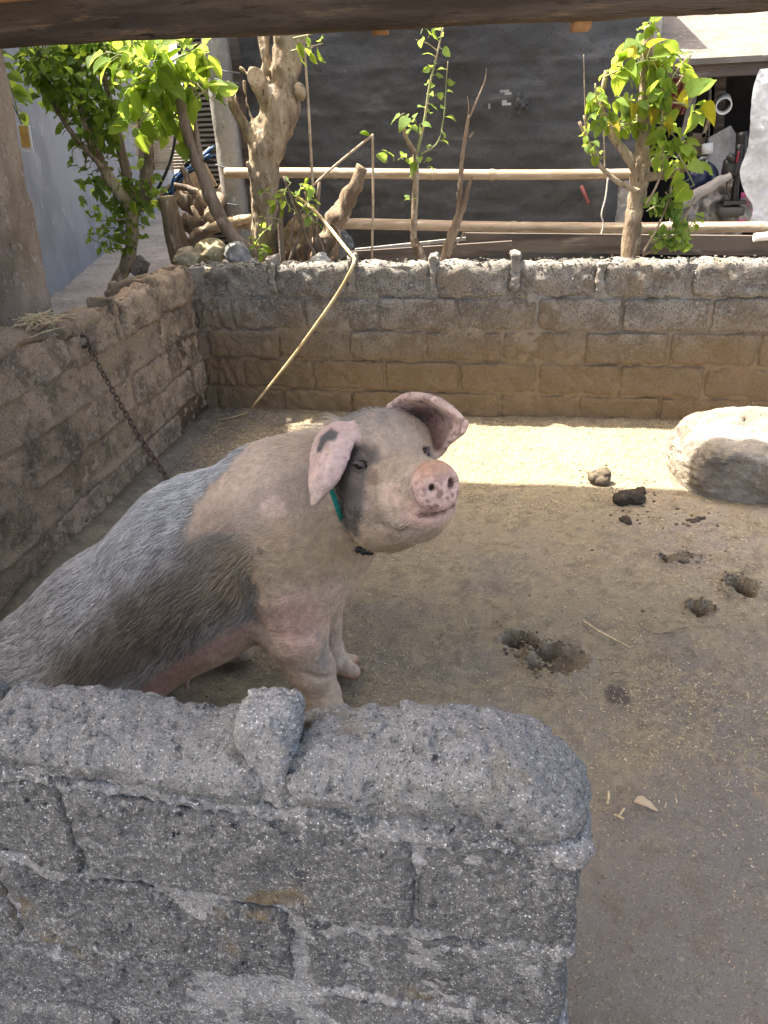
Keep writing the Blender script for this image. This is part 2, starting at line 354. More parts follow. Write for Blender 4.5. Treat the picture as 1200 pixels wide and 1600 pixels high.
fc = mixc(fc, [.085, .07, .062], sstep(1.05, .85, q) * .85)
fc = mixc(fc, dk, sstep(.012, .065, dep_ + .008 * n3) * .95)  # holes' shade and wet put into the colour, blacker with depth
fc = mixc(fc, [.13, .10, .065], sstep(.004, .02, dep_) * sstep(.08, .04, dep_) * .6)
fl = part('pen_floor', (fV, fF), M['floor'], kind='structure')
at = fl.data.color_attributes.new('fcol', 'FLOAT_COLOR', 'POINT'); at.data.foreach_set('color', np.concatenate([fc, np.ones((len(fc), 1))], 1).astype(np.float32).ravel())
def fz(x, y): return float(floor_z(np.array([x]), np.array([y]))[0][0])
# ================================================================== back wall of the pen
def wy(x): return 3.78 - .052 * (x + 1.63)
ROWZ = [0.0, .150, .318, .483, .652, .822]
TOPJ = [P(a, 430, y=3.72)[0] for a in (304, 421, 548, 677, 804, 937, 1073)]
bw = thing('back_wall', 'rough concrete block wall at the far end of the pen with a sunlit crumbly top', 'wall', (0, 3.75, 0))
LB = .408
def blockmeshes(pref, mt, n, L, T, Hh, amp, seed, rnd=.10, step=.022):
    return [mesh(pref, *rbox((L, T, Hh), step, rnd, amp, 16, seed + i), mt) for i in range(n)]
bm_mid = [mesh('block', *rbox((LB - .018, .10, .150), .015, .08, .011, 26, 100 + i), M['block']) for i in range(6)]
bm_top = blockmeshes('block', M['block'], 4, LB - .030, .115, .170, .018, 130, .24, .016)
ang = math.atan(-.052)
for r in range(5):
    z0, z1 = ROWZ[r], ROWZ[r + 1]; off = TOPJ[0] if r in (4, 2, 0) else TOPJ[0] - LB * .55
    off += random.uniform(-.03, .03)
    xs = [off + LB * k for k in range(-1, 12)]
    if r == 4: xs = TOPJ + [TOPJ[-1] + LB * k for k in range(1, 5)]
    for x0, x1 in zip(xs[:-1], xs[1:]):
        a, b = max(x0, -1.63), x1
        if b - a < .06 or a > 2.7: continue
        xm = (a + b) / 2; top = r == 4; me = random.choice(bm_top if top else bm_mid)
        inst('block', me, bw, (xm, wy(xm) + .052 + random.uniform(-.007, .006), (z0 + z1) / 2 + (-.004 if top else 0)), (random.uniform(-.012, .012), random.uniform(-.008, .008), ang),
             ((b - a - .016) / (LB - .018) if not top else (b - a - .026) / (LB - .030), 1, (z1 - z0 - .014) / .150 if not top else 1.0))
def mortar_sheet(s0, s1, z0f, z1f, pos, st, amp, seed, T=.1):
    ns, nz = int((s1 - s0) / st) + 1, int((z1f - z0f) / st) + 1
    S, Z = np.meshgrid(np.linspace(s0, s1, ns), np.linspace(z0f, z1f, nz), indexing='ij'); S = S.ravel(); Z = Z.ravel()
    d = pos(S, Z); i = np.arange(ns * nz).reshape(ns, nz)
    return S, Z, d, np.stack([i[:-1, :-1].ravel(), i[1:, :-1].ravel(), i[1:, 1:].ravel(), i[:-1, 1:].ravel()], 1)
def mpos(S, Z):
    p = np.stack([S, 0 * S, Z], 1)
    return -.010 + .008 * fbm(p, 6, 4, 31) + .005 * fbm(p, 40, 3, 32)
S, Z, d, F = mortar_sheet(-1.66, 2.75, -.03, .805, mpos, .012, 0, 0)
V = np.stack([S, wy(S) - d, Z], 1)
part('mortar', (V, F), M['mortar'], bw)
part('wall_core', box((.55, 3.755, .39), (4.35, .07, .80), (0, 0, ang)), M['mortar'], bw)
for x in TOPJ[1:6]:
    hgt = random.uniform(.15, .175) if x < .35 else .125
    V, F = rbox((random.uniform(.034, .046), .125, hgt), .008, .12, .014, 34, int(x * 77) % 50 + 3)
    o = part('mortar_stub', (V + np.array([x, wy(x) + .052, .735 + (.035 if x < .35 else .015)]), F), M['mortar'], bw)
# lumps along the foot and crest
gs = []
for k in range(1100):
    x = random.uniform(-1.6, 2.2); s = random.uniform(.004, .015); u = random.random()
    V, F = rbox((s, s * .9, s * .7), s, .4, s * .3, 60, k % 9); gs.append((V + [x, wy(x) + (.11 * u if k % 3 else -.004), (.815 + random.uniform(-.004, .012)) if k % 3 else .81 - .13 * u * u], F))
part('crumbs', join(gs), M['block'], bw, kind='stuff')
# ================================================================== left wall
lw = thing('left_wall', 'brown block wall along the left side of the pen with a chain hanging from it', 'wall', (-1.69, 2.0, 0))
LX = -1.632
lb_mid = [mesh('block', *rbox((LB - .03, .10, .145), .012, .12, .012, 32, 200 + i), M['lblock']) for i in range(6)]
lb_top = [mesh('block', *rbox((LB - .04, .13, .165), .012, .22, .018, 26, 230 + i), M['lblock']) for i in range(4)]
def ltop(y): return .822 - .035 * sstep(3.35, 2.95, y) + .03 * sstep(2.5, 2.1, y)
for r in range(5):
    off = 3.80 if r % 2 == 0 else 3.80 - LB * .45
    ys = [3.80] + [off - LB * k - .012 * k for k in range(0 if r % 2 else 1, 11)]
    for y1, y0 in zip(ys[:-1], ys[1:]):
        if y1 - y0 < .05 or y1 < .6: continue
        ym = (y0 + y1) / 2; top = r == 4; dz = ltop(ym) - .822 if top else 0
        inst('block', random.choice(lb_top if top else lb_mid), lw, (LX - .052 + random.uniform(-.018, .008), ym, (ROWZ[r] + ROWZ[r + 1]) / 2 + dz - .002),
             (random.uniform(-.02, .02), random.uniform(-.02, .02), math.pi / 2), ((y1 - y0 - .026) / (LB - .03) if not top else (y1 - y0 - .03) / (LB - .04), 1, (ROWZ[r + 1] - ROWZ[r] - .022) / .145 if not top else 1.02))
def lpos(S, Z):
    p = np.stack([0 * S, S, Z], 1)
    d = -.017 + .012 * fbm(p, 5, 4, 41) + .008 * fbm(p, 28, 4, 42)
    row = np.min([np.abs(Z - z + .006 * fbm(p, 4, 2, 43)) for z in ROWZ[1:5]], axis=0)
    d = d + .016 * np.exp(-(row / .014) ** 2) * sstep(-.5, .2, fbm(p, 3, 2, 44))
    return d + .020 * sstep(2.5, 1.9, S + .35 * fbm(p, 2.5, 3, 45) + .35 * (Z - .5))
S, Z, d, F = mortar_sheet(.5, 3.80, -.03, .80, lpos, .0105, 0, 0)
part('mortar', (np.stack([LX + d, S, Z], 1), F[:, ::-1]), M['lmortar'], lw)
part('wall_core', box((LX - .055, 2.15, .385), (.08, 3.3, .79)), M['lmortar'], lw)
def crest(y0, y1, seed, h0):       # lump of mortar lying along the wall top
    n = 40; ys = np.linspace(y0, y1, n); k = 14; V = []
    for i, y in enumerate(ys):
        e = min(1, 6 * min(i, n - 1 - i) / n) ** .5
        for j in range(k):
            a = j * 2 * math.pi / k; V.append([LX - .06 + .083 * math.cos(a) * (.75 + .25 * e), y, ltop(y) + h0 + .042 * math.sin(a) * (.3 + .7 * e)])
    V = np.array(V); V += (np.stack([.018 * fbm(V, 9, 4, seed), .0 * V[:, 0], .022 * fbm(V, 8, 4, seed + 5)], 1))
    F = [(i * k + j, (i + 1) * k + j, (i + 1) * k + (j + 1) % k, i * k + (j + 1) % k) for i in range(n - 1) for j in range(k)] + [tuple(range(k)), tuple((n - 1) * k + j for j in range(k))[::-1]]
    return V, F
part('mortar_cap', crest(1.2, 2.42, 51, .004), M['lmortar'], lw)
part('mortar_cap', crest(2.46, 2.80, 52, -.015), M['lmortar'], lw)
for y in (2.93, 3.36, 3.70):
    V, F = rbox((.125, .035, .19), .012, .3, .010, 30, int(y * 10)); part('mortar_stub', (V + [LX - .05, y, .735], F), M['lmortar'], lw)
# ================================================================== front wall, close to the lens
fw = thing('front_wall', 'dark grey weathered block wall in front of the pig ending in a broken edge', 'wall', (-.35, .55, 0))
def fy(x): return .487 - .05 * (x + .3)
# (worn top edges, crisp lower ones)
FA = math.atan(-.05); cA, sA = math.cos(FA), math.sin(FA)
def rough_block(x0, x1, z0, z1, seed, rr=.02, y_off=0.0, T=.11, amp=1.0, h=.0036, endr=0):
    c = np.array([(x0 + x1) / 2, 0, (z0 + z1) / 2]); c[1] = fy(c[0]) + T / 2 + y_off; hs = np.array([(x1 - x0) / 2, T / 2, (z1 - z0) / 2])
    def fn(p):
        q = p - c; q = np.stack([q[:, 0] * cA + q[:, 1] * sA, -q[:, 0] * sA + q[:, 1] * cA, q[:, 2]], 1)
        r = rr * np.ones(len(p))
        if endr: r = r + endr * sstep(hs[0] - .14, hs[0] - .02, q[:, 0]) * sstep(-.02, hs[2] * .7, q[:, 2])
        if rr > .028: r = r * (1 - .65 * sstep(.0, -.05, q[:, 2]))
        r = np.minimum(r, hs.min() * .98)[:, None]
        if endr: q[:, 2] = q[:, 2] - (.030 * sstep(-hs[0], hs[0] * .4, q[:, 0]) - .05 * sstep(hs[0] - .12, hs[0] + .01, q[:, 0]) ** 2) * sstep(-.05, .05, q[:, 2])
        a = np.abs(q) - hs + r
        d = np.linalg.norm(np.maximum(a, 0), axis=1) + np.minimum(a.max(1), 0) - r[:, 0]
        n = fbm(p, 12, 3, seed) * .0085 + fbm(p, 50, 3, seed + 3) * .0045 + np.abs(fbm(p, 95, 2, seed + 6)) * .007
        return d + amp * (n - .003)
    lo = np.array([x0 - .03, c[1] - T / 2 - .05, z0 - .03]); hi = np.array([x1 + .03, c[1] + T / 2 + .05, z1 + .04])
    return nets(fn, lo, hi, h)
FZ = [P(560, v, y=.49)[2] for v in (1283, 1428, 1552)]      # heights of the three bed joints in view
FT = .875
zb = [FZ[2] - .165, FZ[2], FZ[1], FZ[0]]
def fx(px, py): return P(px, py, y=.48)[0]
E1 = fx(934, 1230); E2 = fx(909, 1370); E3 = fx(890, 1490); J1 = fx(432, 1180)
part('block', rough_block(-1.02, J1 - .395, FZ[0] + .006, FT - .055, 304, .030), M['fblock'], fw)
part('block', rough_block(J1 - .385, J1 - .022, FZ[0] + .008, FT - .045, 305, .034, .0), M['fblock'], fw)
part('block', rough_block(J1 - .006, E1, FZ[0] + .006, FT - .030, 306, .040, 0, endr=.085), M['fblock'], fw)
J2 = fx(650, 1350)
for i, (a, b) in enumerate(((-1.05, J2 - .822), (J2 - .818, J2 - .411), (J2 - .407, J2 - .006), (J2 + .006, E2))):
    part('block', rough_block(a, b, FZ[1] + .007, FZ[0] - .008, 310 + i, .009, .004 * (i % 2)), M['fblock'], fw)
J3 = fx(463, 1490)
for i, (a, b) in enumerate(((-1.0, J3 - .398), (J3 - .393, J3 - .009), (J3 + .012, E3))):
    part('block', rough_block(a, b, FZ[2] + .007, FZ[1] - .008, 320 + i, .009, .003 * i), M['fblock'], fw)
J4 = fx(650, 1590)
for i, (a, b) in enumerate(((-.95, J4 - .405), (J4 - .400, J4 - .008), (J4 + .01, E3 - .004))):
    part('block', rough_block(a, b, zb[0], FZ[2] - .008, 330 + i, .009, .006), M['fblock'], fw)
for z0, z1, k in ((.0, zb[0] - .012, 0),):
    for i in range(2): part('block', rough_block(-.9 + .4 * i, -.51 + .4 * i, z0, z1, 340 + i, .014, h=.008), M['fblock'], fw)
part('mortar', rough_block(-1.02, E3 - .02, .0, FZ[0] + .030, 349, .012, .0105, .10, .7, .0055), M['fmortar'], fw)
for k, (z0, z1) in enumerate(((FZ[0] + .006, FT - .06), (FZ[1] + .007, FZ[0] - .008), (FZ[2] + .007, FZ[1] - .008), (zb[0], FZ[2] - .008))):
    o_ = .12 * (k % 2)
    part('block', rough_block(-1.64, -1.27 - o_, z0, z1, 380 + k, .012, h=.008), M['fblock'], fw); part('block', rough_block(-1.262 - o_, -1.025, z0, z1, 390 + k, .012, h=.008), M['fblock'], fw)
part('mortar', rough_block(-1.65, -1.0, .0, FZ[0] + .012, 399, .012, .0065, .10, .8, .009), M['fmortar'], fw)
# bed joints: mortar squeezed out at the broken end
def mortar_bed(z, e, seed, t=.020, yo=.004, x0=-1.0): return rough_block(x0, e, z - t, z + t, seed, t * .85, yo, .108, 1.15)
part('mortar', mortar_bed(FZ[0], fx(930, 1300), 350, .014, .0005), M['fmortar'], fw)
part('mortar', mortar_bed(FZ[1], fx(893, 1455), 351, .012, .003), M['fmortar'], fw)
part('mortar', mortar_bed(FZ[2], fx(892, 1572), 352, .012, .003), M['fmortar'], fw)
V, F = rough_block(J1 - .046, J1 + .006, FZ[0], FT + .018, 363, .012, .004, .062, 1.0)
part('mortar_stub', (V, F), M['fmortar'], fw)
for j, za, zc in ((J2, FZ[1], FZ[0]), (J3, FZ[2], FZ[1]), (J4, zb[0], FZ[2])):
    part('mortar', rough_block(j - .018, j + .016, za, zc, 362 + int(za * 50), .008, .010, .10, .7), M['fmortar'], fw)
# ================================================================== timber beam, post and roof over the pen
BL = P(0, 72, y=2.68); BR = P(1200, 15, y=2.64)
d_ = (BR - BL); b0 = BL - d_ * .35; b1 = BL + d_ * 1.9
bt = thing('roof_beam', 'dark sawn timber beam crossing the top of the view above the pen', 'beam', b0)
V, F = rbox((np.linalg.norm(b1 - b0), .09, .185), .03, .12, .006, 5, 3)
q = _unit(b1 - b0); ax = np.array([q, _unit(np.cross([0, 0, 1], q)), np.cross(q, _unit(np.cross([0, 0, 1], q)))])
part('timber', (V @ ax + (b0 + b1) / 2 + [0, .045, .0925], F), M['beamwood'], bt)
c = P(908, 37, y=2.72); V, F = rbox((.062, .10, .09), .02, .1, .004, 20, 4)
part('cleat', (V + c + [0, .03, .028], F), M['freshwood'], bt)
c = P(592, 51, y=2.74); part('cleat', box(c + [0, .03, .02], (.05, .05, .045)), M['freshwood'], bt)
c = P(45, 4, y=2.60); part('batten', box(c + [-.25, 0, .02], (.72, .04, .028), (0, 0, -.05)), M['freshwood'], bt)
ps = thing('roof_post', 'thick rough cement post leaning at the left edge behind the left wall', 'post', P(45, 540, y=2.72))
pa, pb = P(38, 560, y=2.72), P(-62, 60, y=2.72)
pa[2] = .2; L_ = np.linalg.norm(pb - pa); V, F = rbox((.205, .17, L_ + .1), .022, .16, .012, 8, 8)
q = _unit(pb - pa); xx = _unit(np.cross([0, 1, 0], q)); yy = np.cross(q, xx)
part('shaft', (V @ np.array([xx, yy, q]) + (pa + pb) / 2, F), M['postc'], ps)
# corrugated roof above the pen; its far eave throws the shade line on the floor
ZR = 3.1
e0 = P(700, 750, z=0) - ZR * SUNV * np.array([1, 1, 0]); e1 = P(1060, 768, z=0) - ZR * SUNV * np.array([1, 1, 0])
sl = (e1[1] - e0[1]) / (e1[0] - e0[0])
rf = thing('pen_roof', 'corrugated roof sheeting over the near part of the pen', 'roof', (0, 1.5, ZR))
nx, ny = 260, 4; X = np.linspace(-3.5, .85, nx); V = []
for i, x in enumerate(X):
    ye = e0[1] + sl * (x - e0[0])
    for j in range(ny):
        t = j / (ny - 1); V.append([x, ye + (.40 - ye) * t, ZR + .018 * math.sin(x * 2 * math.pi / .09) + .34 * t])
ii = np.arange(nx * ny).reshape(nx, ny)
part('roof_sheet', (np.array(V), np.stack([ii[:-1, :-1].ravel(), ii[1:, :-1].ravel(), ii[1:, 1:].ravel(), ii[:-1, 1:].ravel()], 1)), M['roofing'], rf)
for y in (.5, 1.7):
    part('purlin', box((-1.3, y, ZR + .36 - .34 * y / 3.1), (4.2, .05, .07)), M['beamwood'], rf)
# ================================================================== the sow
PIGLOC = np.array([-.75, 1.42, 0])
pig = thing('pig', 'large pale pig with dark grey patches sitting on its haunches beside the left wall', 'pig', PIGLOC)
hf = _unit([.50, -.865, .04]); SN0 = P(684, 760, y=1.115)
HO = SN0 - .345 * hf                                  # poll, between the ears
hr = _unit(np.cross(hf, [0, 0, 1.])); hr = -hr if hr[0] > 0 else hr   # forward; towards the near side
hu = np.cross(hr, hf); hu = hu if hu[2] > 0 else -hu
def hp(f, r, u): return HO + f * hf + r * hr + u * hu
HAX = np.array([hf, hr, hu])
SN = SN0
sd_ = _unit(hf * .93 + hu * .22); su_ = _unit(hu - sd_ * (hu @ sd_)); SAX = np.array([sd_, hr, su_])
def ear_patch(ctrl, n):
    "control grid (rows from root to tip) -> dense grid"
    g = np.array(ctrl, float); g = np.stack([smoothline(r, n) for r in g]); return np.stack([smoothline(g[:, j], n) for j in range(n)], 1)
E_NEAR = [[P(554, 668, y=1.345), P(530, 664, y=1.35), P(505, 676, y=1.375)],
          [P(551, 690, y=1.290), P(522, 690, y=1.285), P(492, 700, y=1.320)],
          [P(541, 720, y=1.255), P(514, 725, y=1.240), P(487, 735, y=1.275)],
          [P(527, 750, y=1.235), P(507, 758, y=1.225), P(487, 765, y=1.245)],
          [P(502, 776, y=1.230), P(496, 782, y=1.225), P(490, 788, y=1.230)]]
E_FAR = [[P(610, 634, y=1.46), P(640, 660, y=1.50), P(650, 708, y=1.45)],
         [P(634, 619, y=1.43), P(662, 655, y=1.50), P(664, 711, y=1.40)],
         [P(668, 620, y=1.40), P(688, 650, y=1.46), P(686, 710, y=1.38)],
         [P(702, 637, y=1.37), P(710, 660, y=1.41), P(700, 692, y=1.37)],
         [P(729, 660, y=1.345), P(728, 667, y=1.35), P(722, 676, y=1.35)]]
EN, EF = ear_patch(E_NEAR, 34), ear_patch(E_FAR, 40)
def sheet_sd(p, G, th):
    out = np.full(len(p), .08); q = G.reshape(-1, 3); lo, hi = q.min(0) - .05, q.max(0) + .05
    m = ((p > lo) & (p < hi)).all(1); pp = p[m]
    if len(pp):
        best = np.full(len(pp), 9.)
        for k in range(0, len(q), 60): best = np.minimum(best, np.sqrt(((pp[:, None] - q[None, k:k + 60]) ** 2).sum(2)).min(1))
        out[m] = np.minimum(best - th, .08)
    return out
LEGN = [P(462, 960, y=1.345), P(462, 992, y=1.335), P(487, 1045, y=1.34), P(503, 1085, y=1.345), P(512, 1108, y=1.335)]
LEGF = [P(508, 935, y=1.585), P(513, 975, y=1.585), P(517, 1015, y=1.585), P(524, 1034, y=1.575)]

def pig_sd(p):
    # trunk
    d = rc(p, (-.47, 1.47, .565), (-.70, 1.44, .450), .200, .212)
    d = smin(d, rc(p, (-.70, 1.44, .450), (-.95, 1.38, .282), .212, .192), .08)
    d = smin(d, rc(p, (-.95, 1.38, .282), (-1.22, 1.30, .125), .192, .172), .08)
    d = smin(d, ell(p, (-1.12, 1.21, .15), (.24, .14, .16)), .08)           # near thigh
    d = smin(d, ell(p, (-1.12, 1.50, .14), (.25, .13, .16)), .08)
    d = smin(d, ell(p, (-.76, 1.40, .345), (.22, .17, .142), np.array([[.85, 0, .52], [0, 1, 0], [-.52, 0, .85]])), .06)
    d = smin(d, rc(p, (-.95, 1.12, .05), (-.72, 1.10, .035), .06, .035), .05)
    d = smin(d, rc(p, (-.95, 1.60, .05), (-.72, 1.62, .035), .06, .035), .05)
    # neck, chest, shoulder
    d = smin(d, rc(p, (-.47, 1.465, .60), (-.31, 1.45, .715), .185, .120), .06)
    d = smin(d, rc(p, (-.44, 1.45, .54), (-.335, 1.44, .62), .155, .105), .07)
    d = smin(d, ell(p, (-.475, 1.365, .56), (.135, .10, .19)), .07)
    d = smin(d, ell(p, (-.445, 1.47, .50), (.118, .15, .13)), .06)
    # near fore leg
    lg = rc(p, (-.46, 1.365, .46), LEGN[0] * .5 + LEGN[1] * .5, .115, .078)
    lg = smin(lg, rc(p, LEGN[1], LEGN[2], .076, .052), .03); lg = smin(lg, rc(p, LEGN[2], LEGN[3], .052, .043), .025)
    lg = smin(lg, rc(p, LEGN[3], LEGN[4], .040, .042), .02)
    d = smin(d, lg, .05)
    # far fore leg with a cloven foot
    lf = rc(p, (-.42, 1.56, .46), LEGF[0], .11, .048); lf = smin(lf, rc(p, LEGF[0], LEGF[2], .046, .033), .03)
    lf = smin(lf, rc(p, LEGF[2], LEGF[3], .034, .034), .02)
    for pt, yy in ((P(553, 1049, y=1.555), .024), (P(556, 1033, y=1.62), .019)):
        lf = smin(lf, rc(p, LEGF[3], pt - [.006, 0, 0], .034, yy), .012)
    d = smin(d, lf, .05)
    # head
    h = ell(p, hp(.050, 0, -.062), (.125, .096, .112), HAX)
    h = smin(h, ell(p, hp(.035, -.045, -.020), (.085, .075, .050), HAX), .04)
    for r in (.042, -.042): h = smin(h, ell(p, hp(.070, r, -.126), (.115, .062, .100), HAX), .04)
    h = smin(h, rc(p, hp(.11, 0, -.090), hp(.25, 0, -.045), .084, .055), .05)
    h = smin(h, rc(p, hp(.24, 0, -.045), hp(.325, 0, -.004), .056, .043), .03)
    h = smin(h, ell(p, hp(.245, .042, -.070), (.065, .028, .038), HAX), .025)      # lip cushions
    h = smin(h, ell(p, hp(.245, -.042, -.070), (.065, .028, .038), HAX), .025)
    h = smin(h, rc(p, hp(.10, 0, -.168), hp(.255, 0, -.100), .072, .042), .04)
    h = smin(h, rc(p, hp(.255, 0, -.096), hp(.315, 0, -.068), .042, .027), .03)
    for r in (.072, -.072):
        h = smin(h, ell(p, hp(.125, r, -.052), (.042, .022, .018), HAX), .028)      # brow
        h = smin(h, ell(p, hp(.135, r, -.100), (.045, .022, .020), HAX), .028)      # cheekbone
    dq = (p - SN) @ SAX.T                                                    # the disc
    rad = np.sqrt((dq[:, 1] / .98) ** 2 + (dq[:, 2] / 1.04) ** 2)
    disc = np.linalg.norm(np.stack([np.maximum(rad - .0315, 0), np.maximum(np.abs(dq[:, 0]) - .006, 0)], 1), axis=1) - .008
    h = smin(h, disc, .010)
    for s in (1, -1):
        c = SN + .011 * sd_ + s * .0175 * hr + .004 * su_
        h = smax(h, -ell(p, c, (.022, .0065, .0085), SAX), .008)
    d = smin(d, h, .028)
    # ears
    d = smin(d, sheet_sd(p, EN, .0078), .014); d = smin(d, sheet_sd(p, EF, .0072), .016)
    # teats and folds
    for (px, py, yy) in ((392, 985, 1.40), (340, 1030, 1.39), (292, 1068, 1.37)):
        t = P(px, py, y=yy); d = smin(d, rc(p, t + [0, 0, .05], t - [0, 0, .016], .013, .007), .02)
    d = d + .0028 * fbm(p, 8, 3, 71) + .0008 * fbm(p, 40, 2, 72)
    return np.maximum(d, -p[:, 2] + .003)
def trace(px, py, off=0):
    r = P(px, py, d=1) - CAMP; r = r / np.linalg.norm(r); t = 1.05
    for _ in range(60): t += .8 * float(pig_sd((CAMP + r * t)[None])[0])
    return CAMP + r * (t + off)
EYE = trace(563, 728, .004); EYEF = EYE - 2 * ((EYE - HO) @ hr) * hr
MOUTH = [trace(*a) for a in ((655, 806), (672, 806), (690, 801), (702, 795), (711, 790))]
CREASE = [trace(*a) for a in ((531, 782), (535, 805), (543, 828), (560, 848))]
ARMPIT = [trace(*a) for a in ((404, 980), (392, 930), (380, 880))]
WRINK = [[trace(*a) for a in w] for w in (((628, 752), (620, 775), (628, 800)), ((612, 765), (607, 785), (615, 806)), ((640, 742), (633, 760), (636, 780)), ((600, 715), (615, 708), (628, 712)), ((553, 750), (562, 753), (574, 749)), ((590, 820), (612, 830), (636, 828)), ((560, 697), (570, 694), (582, 699)),
    ((478, 1052), (498, 1060), (520, 1055)))]
EN_ = _unit(hr * .9 + hf * .35)
def pig_full(p):
    d = pig_sd(p)
    for a, b in zip(MOUTH[:-1], MOUTH[1:]): d = smax(d, -rc(p, a, b, .0028, .0028), .008)
    for a, b in zip(CREASE[:-1], CREASE[1:]): d = smax(d, -rc(p, a, b, .005, .005), .018)
    for a, b in zip(ARMPIT[:-1], ARMPIT[1:]): d = smax(d, -rc(p, a, b, .006, .004), .035)
    for W_ in WRINK:
        for a, b in zip(W_[:-1], W_[1:]): d = smax(d, -rc(p, a, b, .0028, .0028), .014)
    for e in (EYE, EYEF):
        d = smax(d, -ell(p, e, (.015, .015, .010)), .008)
    return d
PV, PF = nets(pig_full, (-1.50, .98, -.02), (.02, 1.76, 1.0), .0056)
m_eye = pmat('eye_dark', (.014, .009, .006), rough=.05, spec=.6); m_lid = pmat('eyelid_skin', (.07, .055, .05), rough=.6, bump=[(300, .002)])
for e, s in ((EYE, 1), (EYEF, -1)):
    en = _unit(hr * s * .86 + hf * .5); ef = _unit(hf - en * (hf @ en)); eu = np.cross(ef, en); eu = eu if eu[2] > 0 else -eu
    a = np.linspace(-1, 1, 11)[:, None]
    V, F = tube([(0, 0, -1), (0, 0, -.9), (0, 0, -.6), (0, 0, 0), (0, 0, .6), (0, 0, .9), (0, 0, 1)], [.01, .43, .8, 1, .8, .43, .01], 14, sm=False)
    c = e - .004 * en; part('eye', (V * .0118 + c, F), m_eye, pig)
    def arc(h0, out): return c + ef * a * .0155 + eu * (h0 * (1 - a ** 2) - .001) + en * (.006 + out * (1 - a ** 2))
    part('eyelid', join([tube(arc(.0108, .0055), np.r_[.002, .0035, np.full(7, .0042), .0035, .002], 8, sm=False), tube(arc(-.0075, .0055), np.r_[.0018, .003, np.full(7, .0034), .003, .0018], 8, sm=False)]), m_lid, pig)

# skin pattern, stored on the body's own points
def sdpoly(x, y, poly):
    poly = np.array(poly, float); n = len(poly); d = np.full(len(x), 1e9); ins = np.zeros(len(x), bool)
    for i in range(n):
        a, b = poly[i], poly[(i + 1) % n]; e = b - a; wx, wy_ = x - a[0], y - a[1]; t = np.clip((wx * e[0] + wy_ * e[1]) / (e @ e), 0, 1)
        d = np.minimum(d, np.hypot(wx - t * e[0], wy_ - t * e[1])); c = ((a[1] > y) != (b[1] > y))
        if e[1] != 0: ins ^= c & (x < a[0] + (y - a[1]) * e[0] / e[1])
    return np.where(ins, -d, d)
FLANK = [(402, 676), (384, 700), (352, 734), (322, 766), (303, 798), (290, 832), (300, 852), (332, 836), (372, 838), (398, 880), (396, 930), (400, 960), (370, 975), (300, 1010), (215, 1075), (150, 1110), (-160, 1140), (-160, 900), (60, 880), (300, 690), (395, 640)]
MUD = [(300, 838), (345, 822), (385, 848), (402, 890), (398, 950), (330, 990), (240, 1040), (130, 1100), (40, 1090), (120, 1000), (200, 930), (260, 880)]
BELLY = [(402, 968), (395, 990), (330, 1040), (250, 1100), (150, 1100), (235, 1045), (310, 1010), (370, 978)]
EYEP = [(520, 725), (540, 690), (556, 692), (574, 696), (590, 703), (592, 718), (580, 740), (574, 765), (567, 805), (556, 843), (540, 830), (526, 795), (518, 755)]
MOTTLE = [(440, 770), (500, 720), (520, 800), (530, 860), (480, 890), (420, 860), (400, 850), (385, 870), (380, 830)]
CROWNP = [(525, 640), (570, 626), (632, 624), (645, 655), (628, 676), (600, 672), (575, 690), (552, 698), (540, 672)]
PINKLEG = [(425, 945), (480, 925), (505, 960), (500, 1010), (450, 1020), (420, 985)]
GREYLEG = [(490, 985), (515, 1000), (522, 1050), (505, 1065), (480, 1035)]
CX, CY, _ = proj(PV)
nA = fbm(PV, 7, 4, 81); nB = fbm(PV, 22, 4, 82); nC = fbm(PV, 75, 3, 83); nD = fbm(PV, 150, 2, 84)
def pm(poly, soft, warp=10, hard=0): return sstep(soft, -soft, sdpoly(CX + warp * nB, CY + warp * (nA * .6 + nC * .5), poly) + hard)
pc = np.tile(np.array([.43, .335, .25]), (len(PV), 1))
pc = mixc(pc, [.40, .30, .215], sstep(.0, .8, nA) * .7); pc = mixc(pc, [.57, .41, .33], sstep(.2, .8, nB) * .35)
pc = mixc(pc, [.60, .37, .31], pm(PINKLEG, 22) * .6)
pc = mixc(pc, [.235, .19, .155], pm(MOTTLE, 60, 20) * .7); mot = pm(MOTTLE, 35); pc = mixc(pc, [.20, .16, .135], mot * sstep(-.45, .35, nB * .5 + nC * .8) * .9)
fm = pm(FLANK, 10, 14); pc = mixc(pc, [.145, .142, .138], fm)
pc = mixc(pc, [.23, .235, .24], fm * sstep(.1, .7, nB) * .4)
pc = mixc(pc, [.108, .083, .058], pm(MUD, 55, 24) * (.72 + .25 * nB))
pc = mixc(pc, [.36, .22, .185], pm(BELLY, 14, 9) * .85)
pc = mixc(pc, [.13, .13, .128], pm(CROWNP, 16, 14) * .9 * sstep(-.5, .3, nB + .6 * nC))
fw_ = sstep(-.04, .06, (PV - HO) @ hf) * sstep(.5, .6, PV[:, 2]); pc = mixc(pc, [.25, .205, .165], fw_ * (.45 + .4 * nB)); pc = mixc(pc, [.13, .11, .095], fw_ * sstep(.15, .6, nC * .7 + nB * .6) * .6); pc = mixc(pc, [.36, .27, .19], fw_ * sstep(-.4, .4, nB * .8 + nC * .5) * .75); pc = mixc(pc, [.40, .29, .17], fw_ * sstep(.74, .66, PV[:, 2]) * .5)
pc = mixc(pc, [.16, .16, .16], pm(GREYLEG, 12, 9) * sstep(-.4, .3, nB + .5 * nC) * .75)
em = pm(EYEP, 8, 9); pc = mixc(pc, [.075, .063, .055], em * .93)
def spot(px, py, r, col, w, warp=9):
    global pc
    q = np.hypot(CX + warp * nB - px, CY + warp * nC - py); pc = mixc(pc, col, sstep(r, r * .55, q) * w)
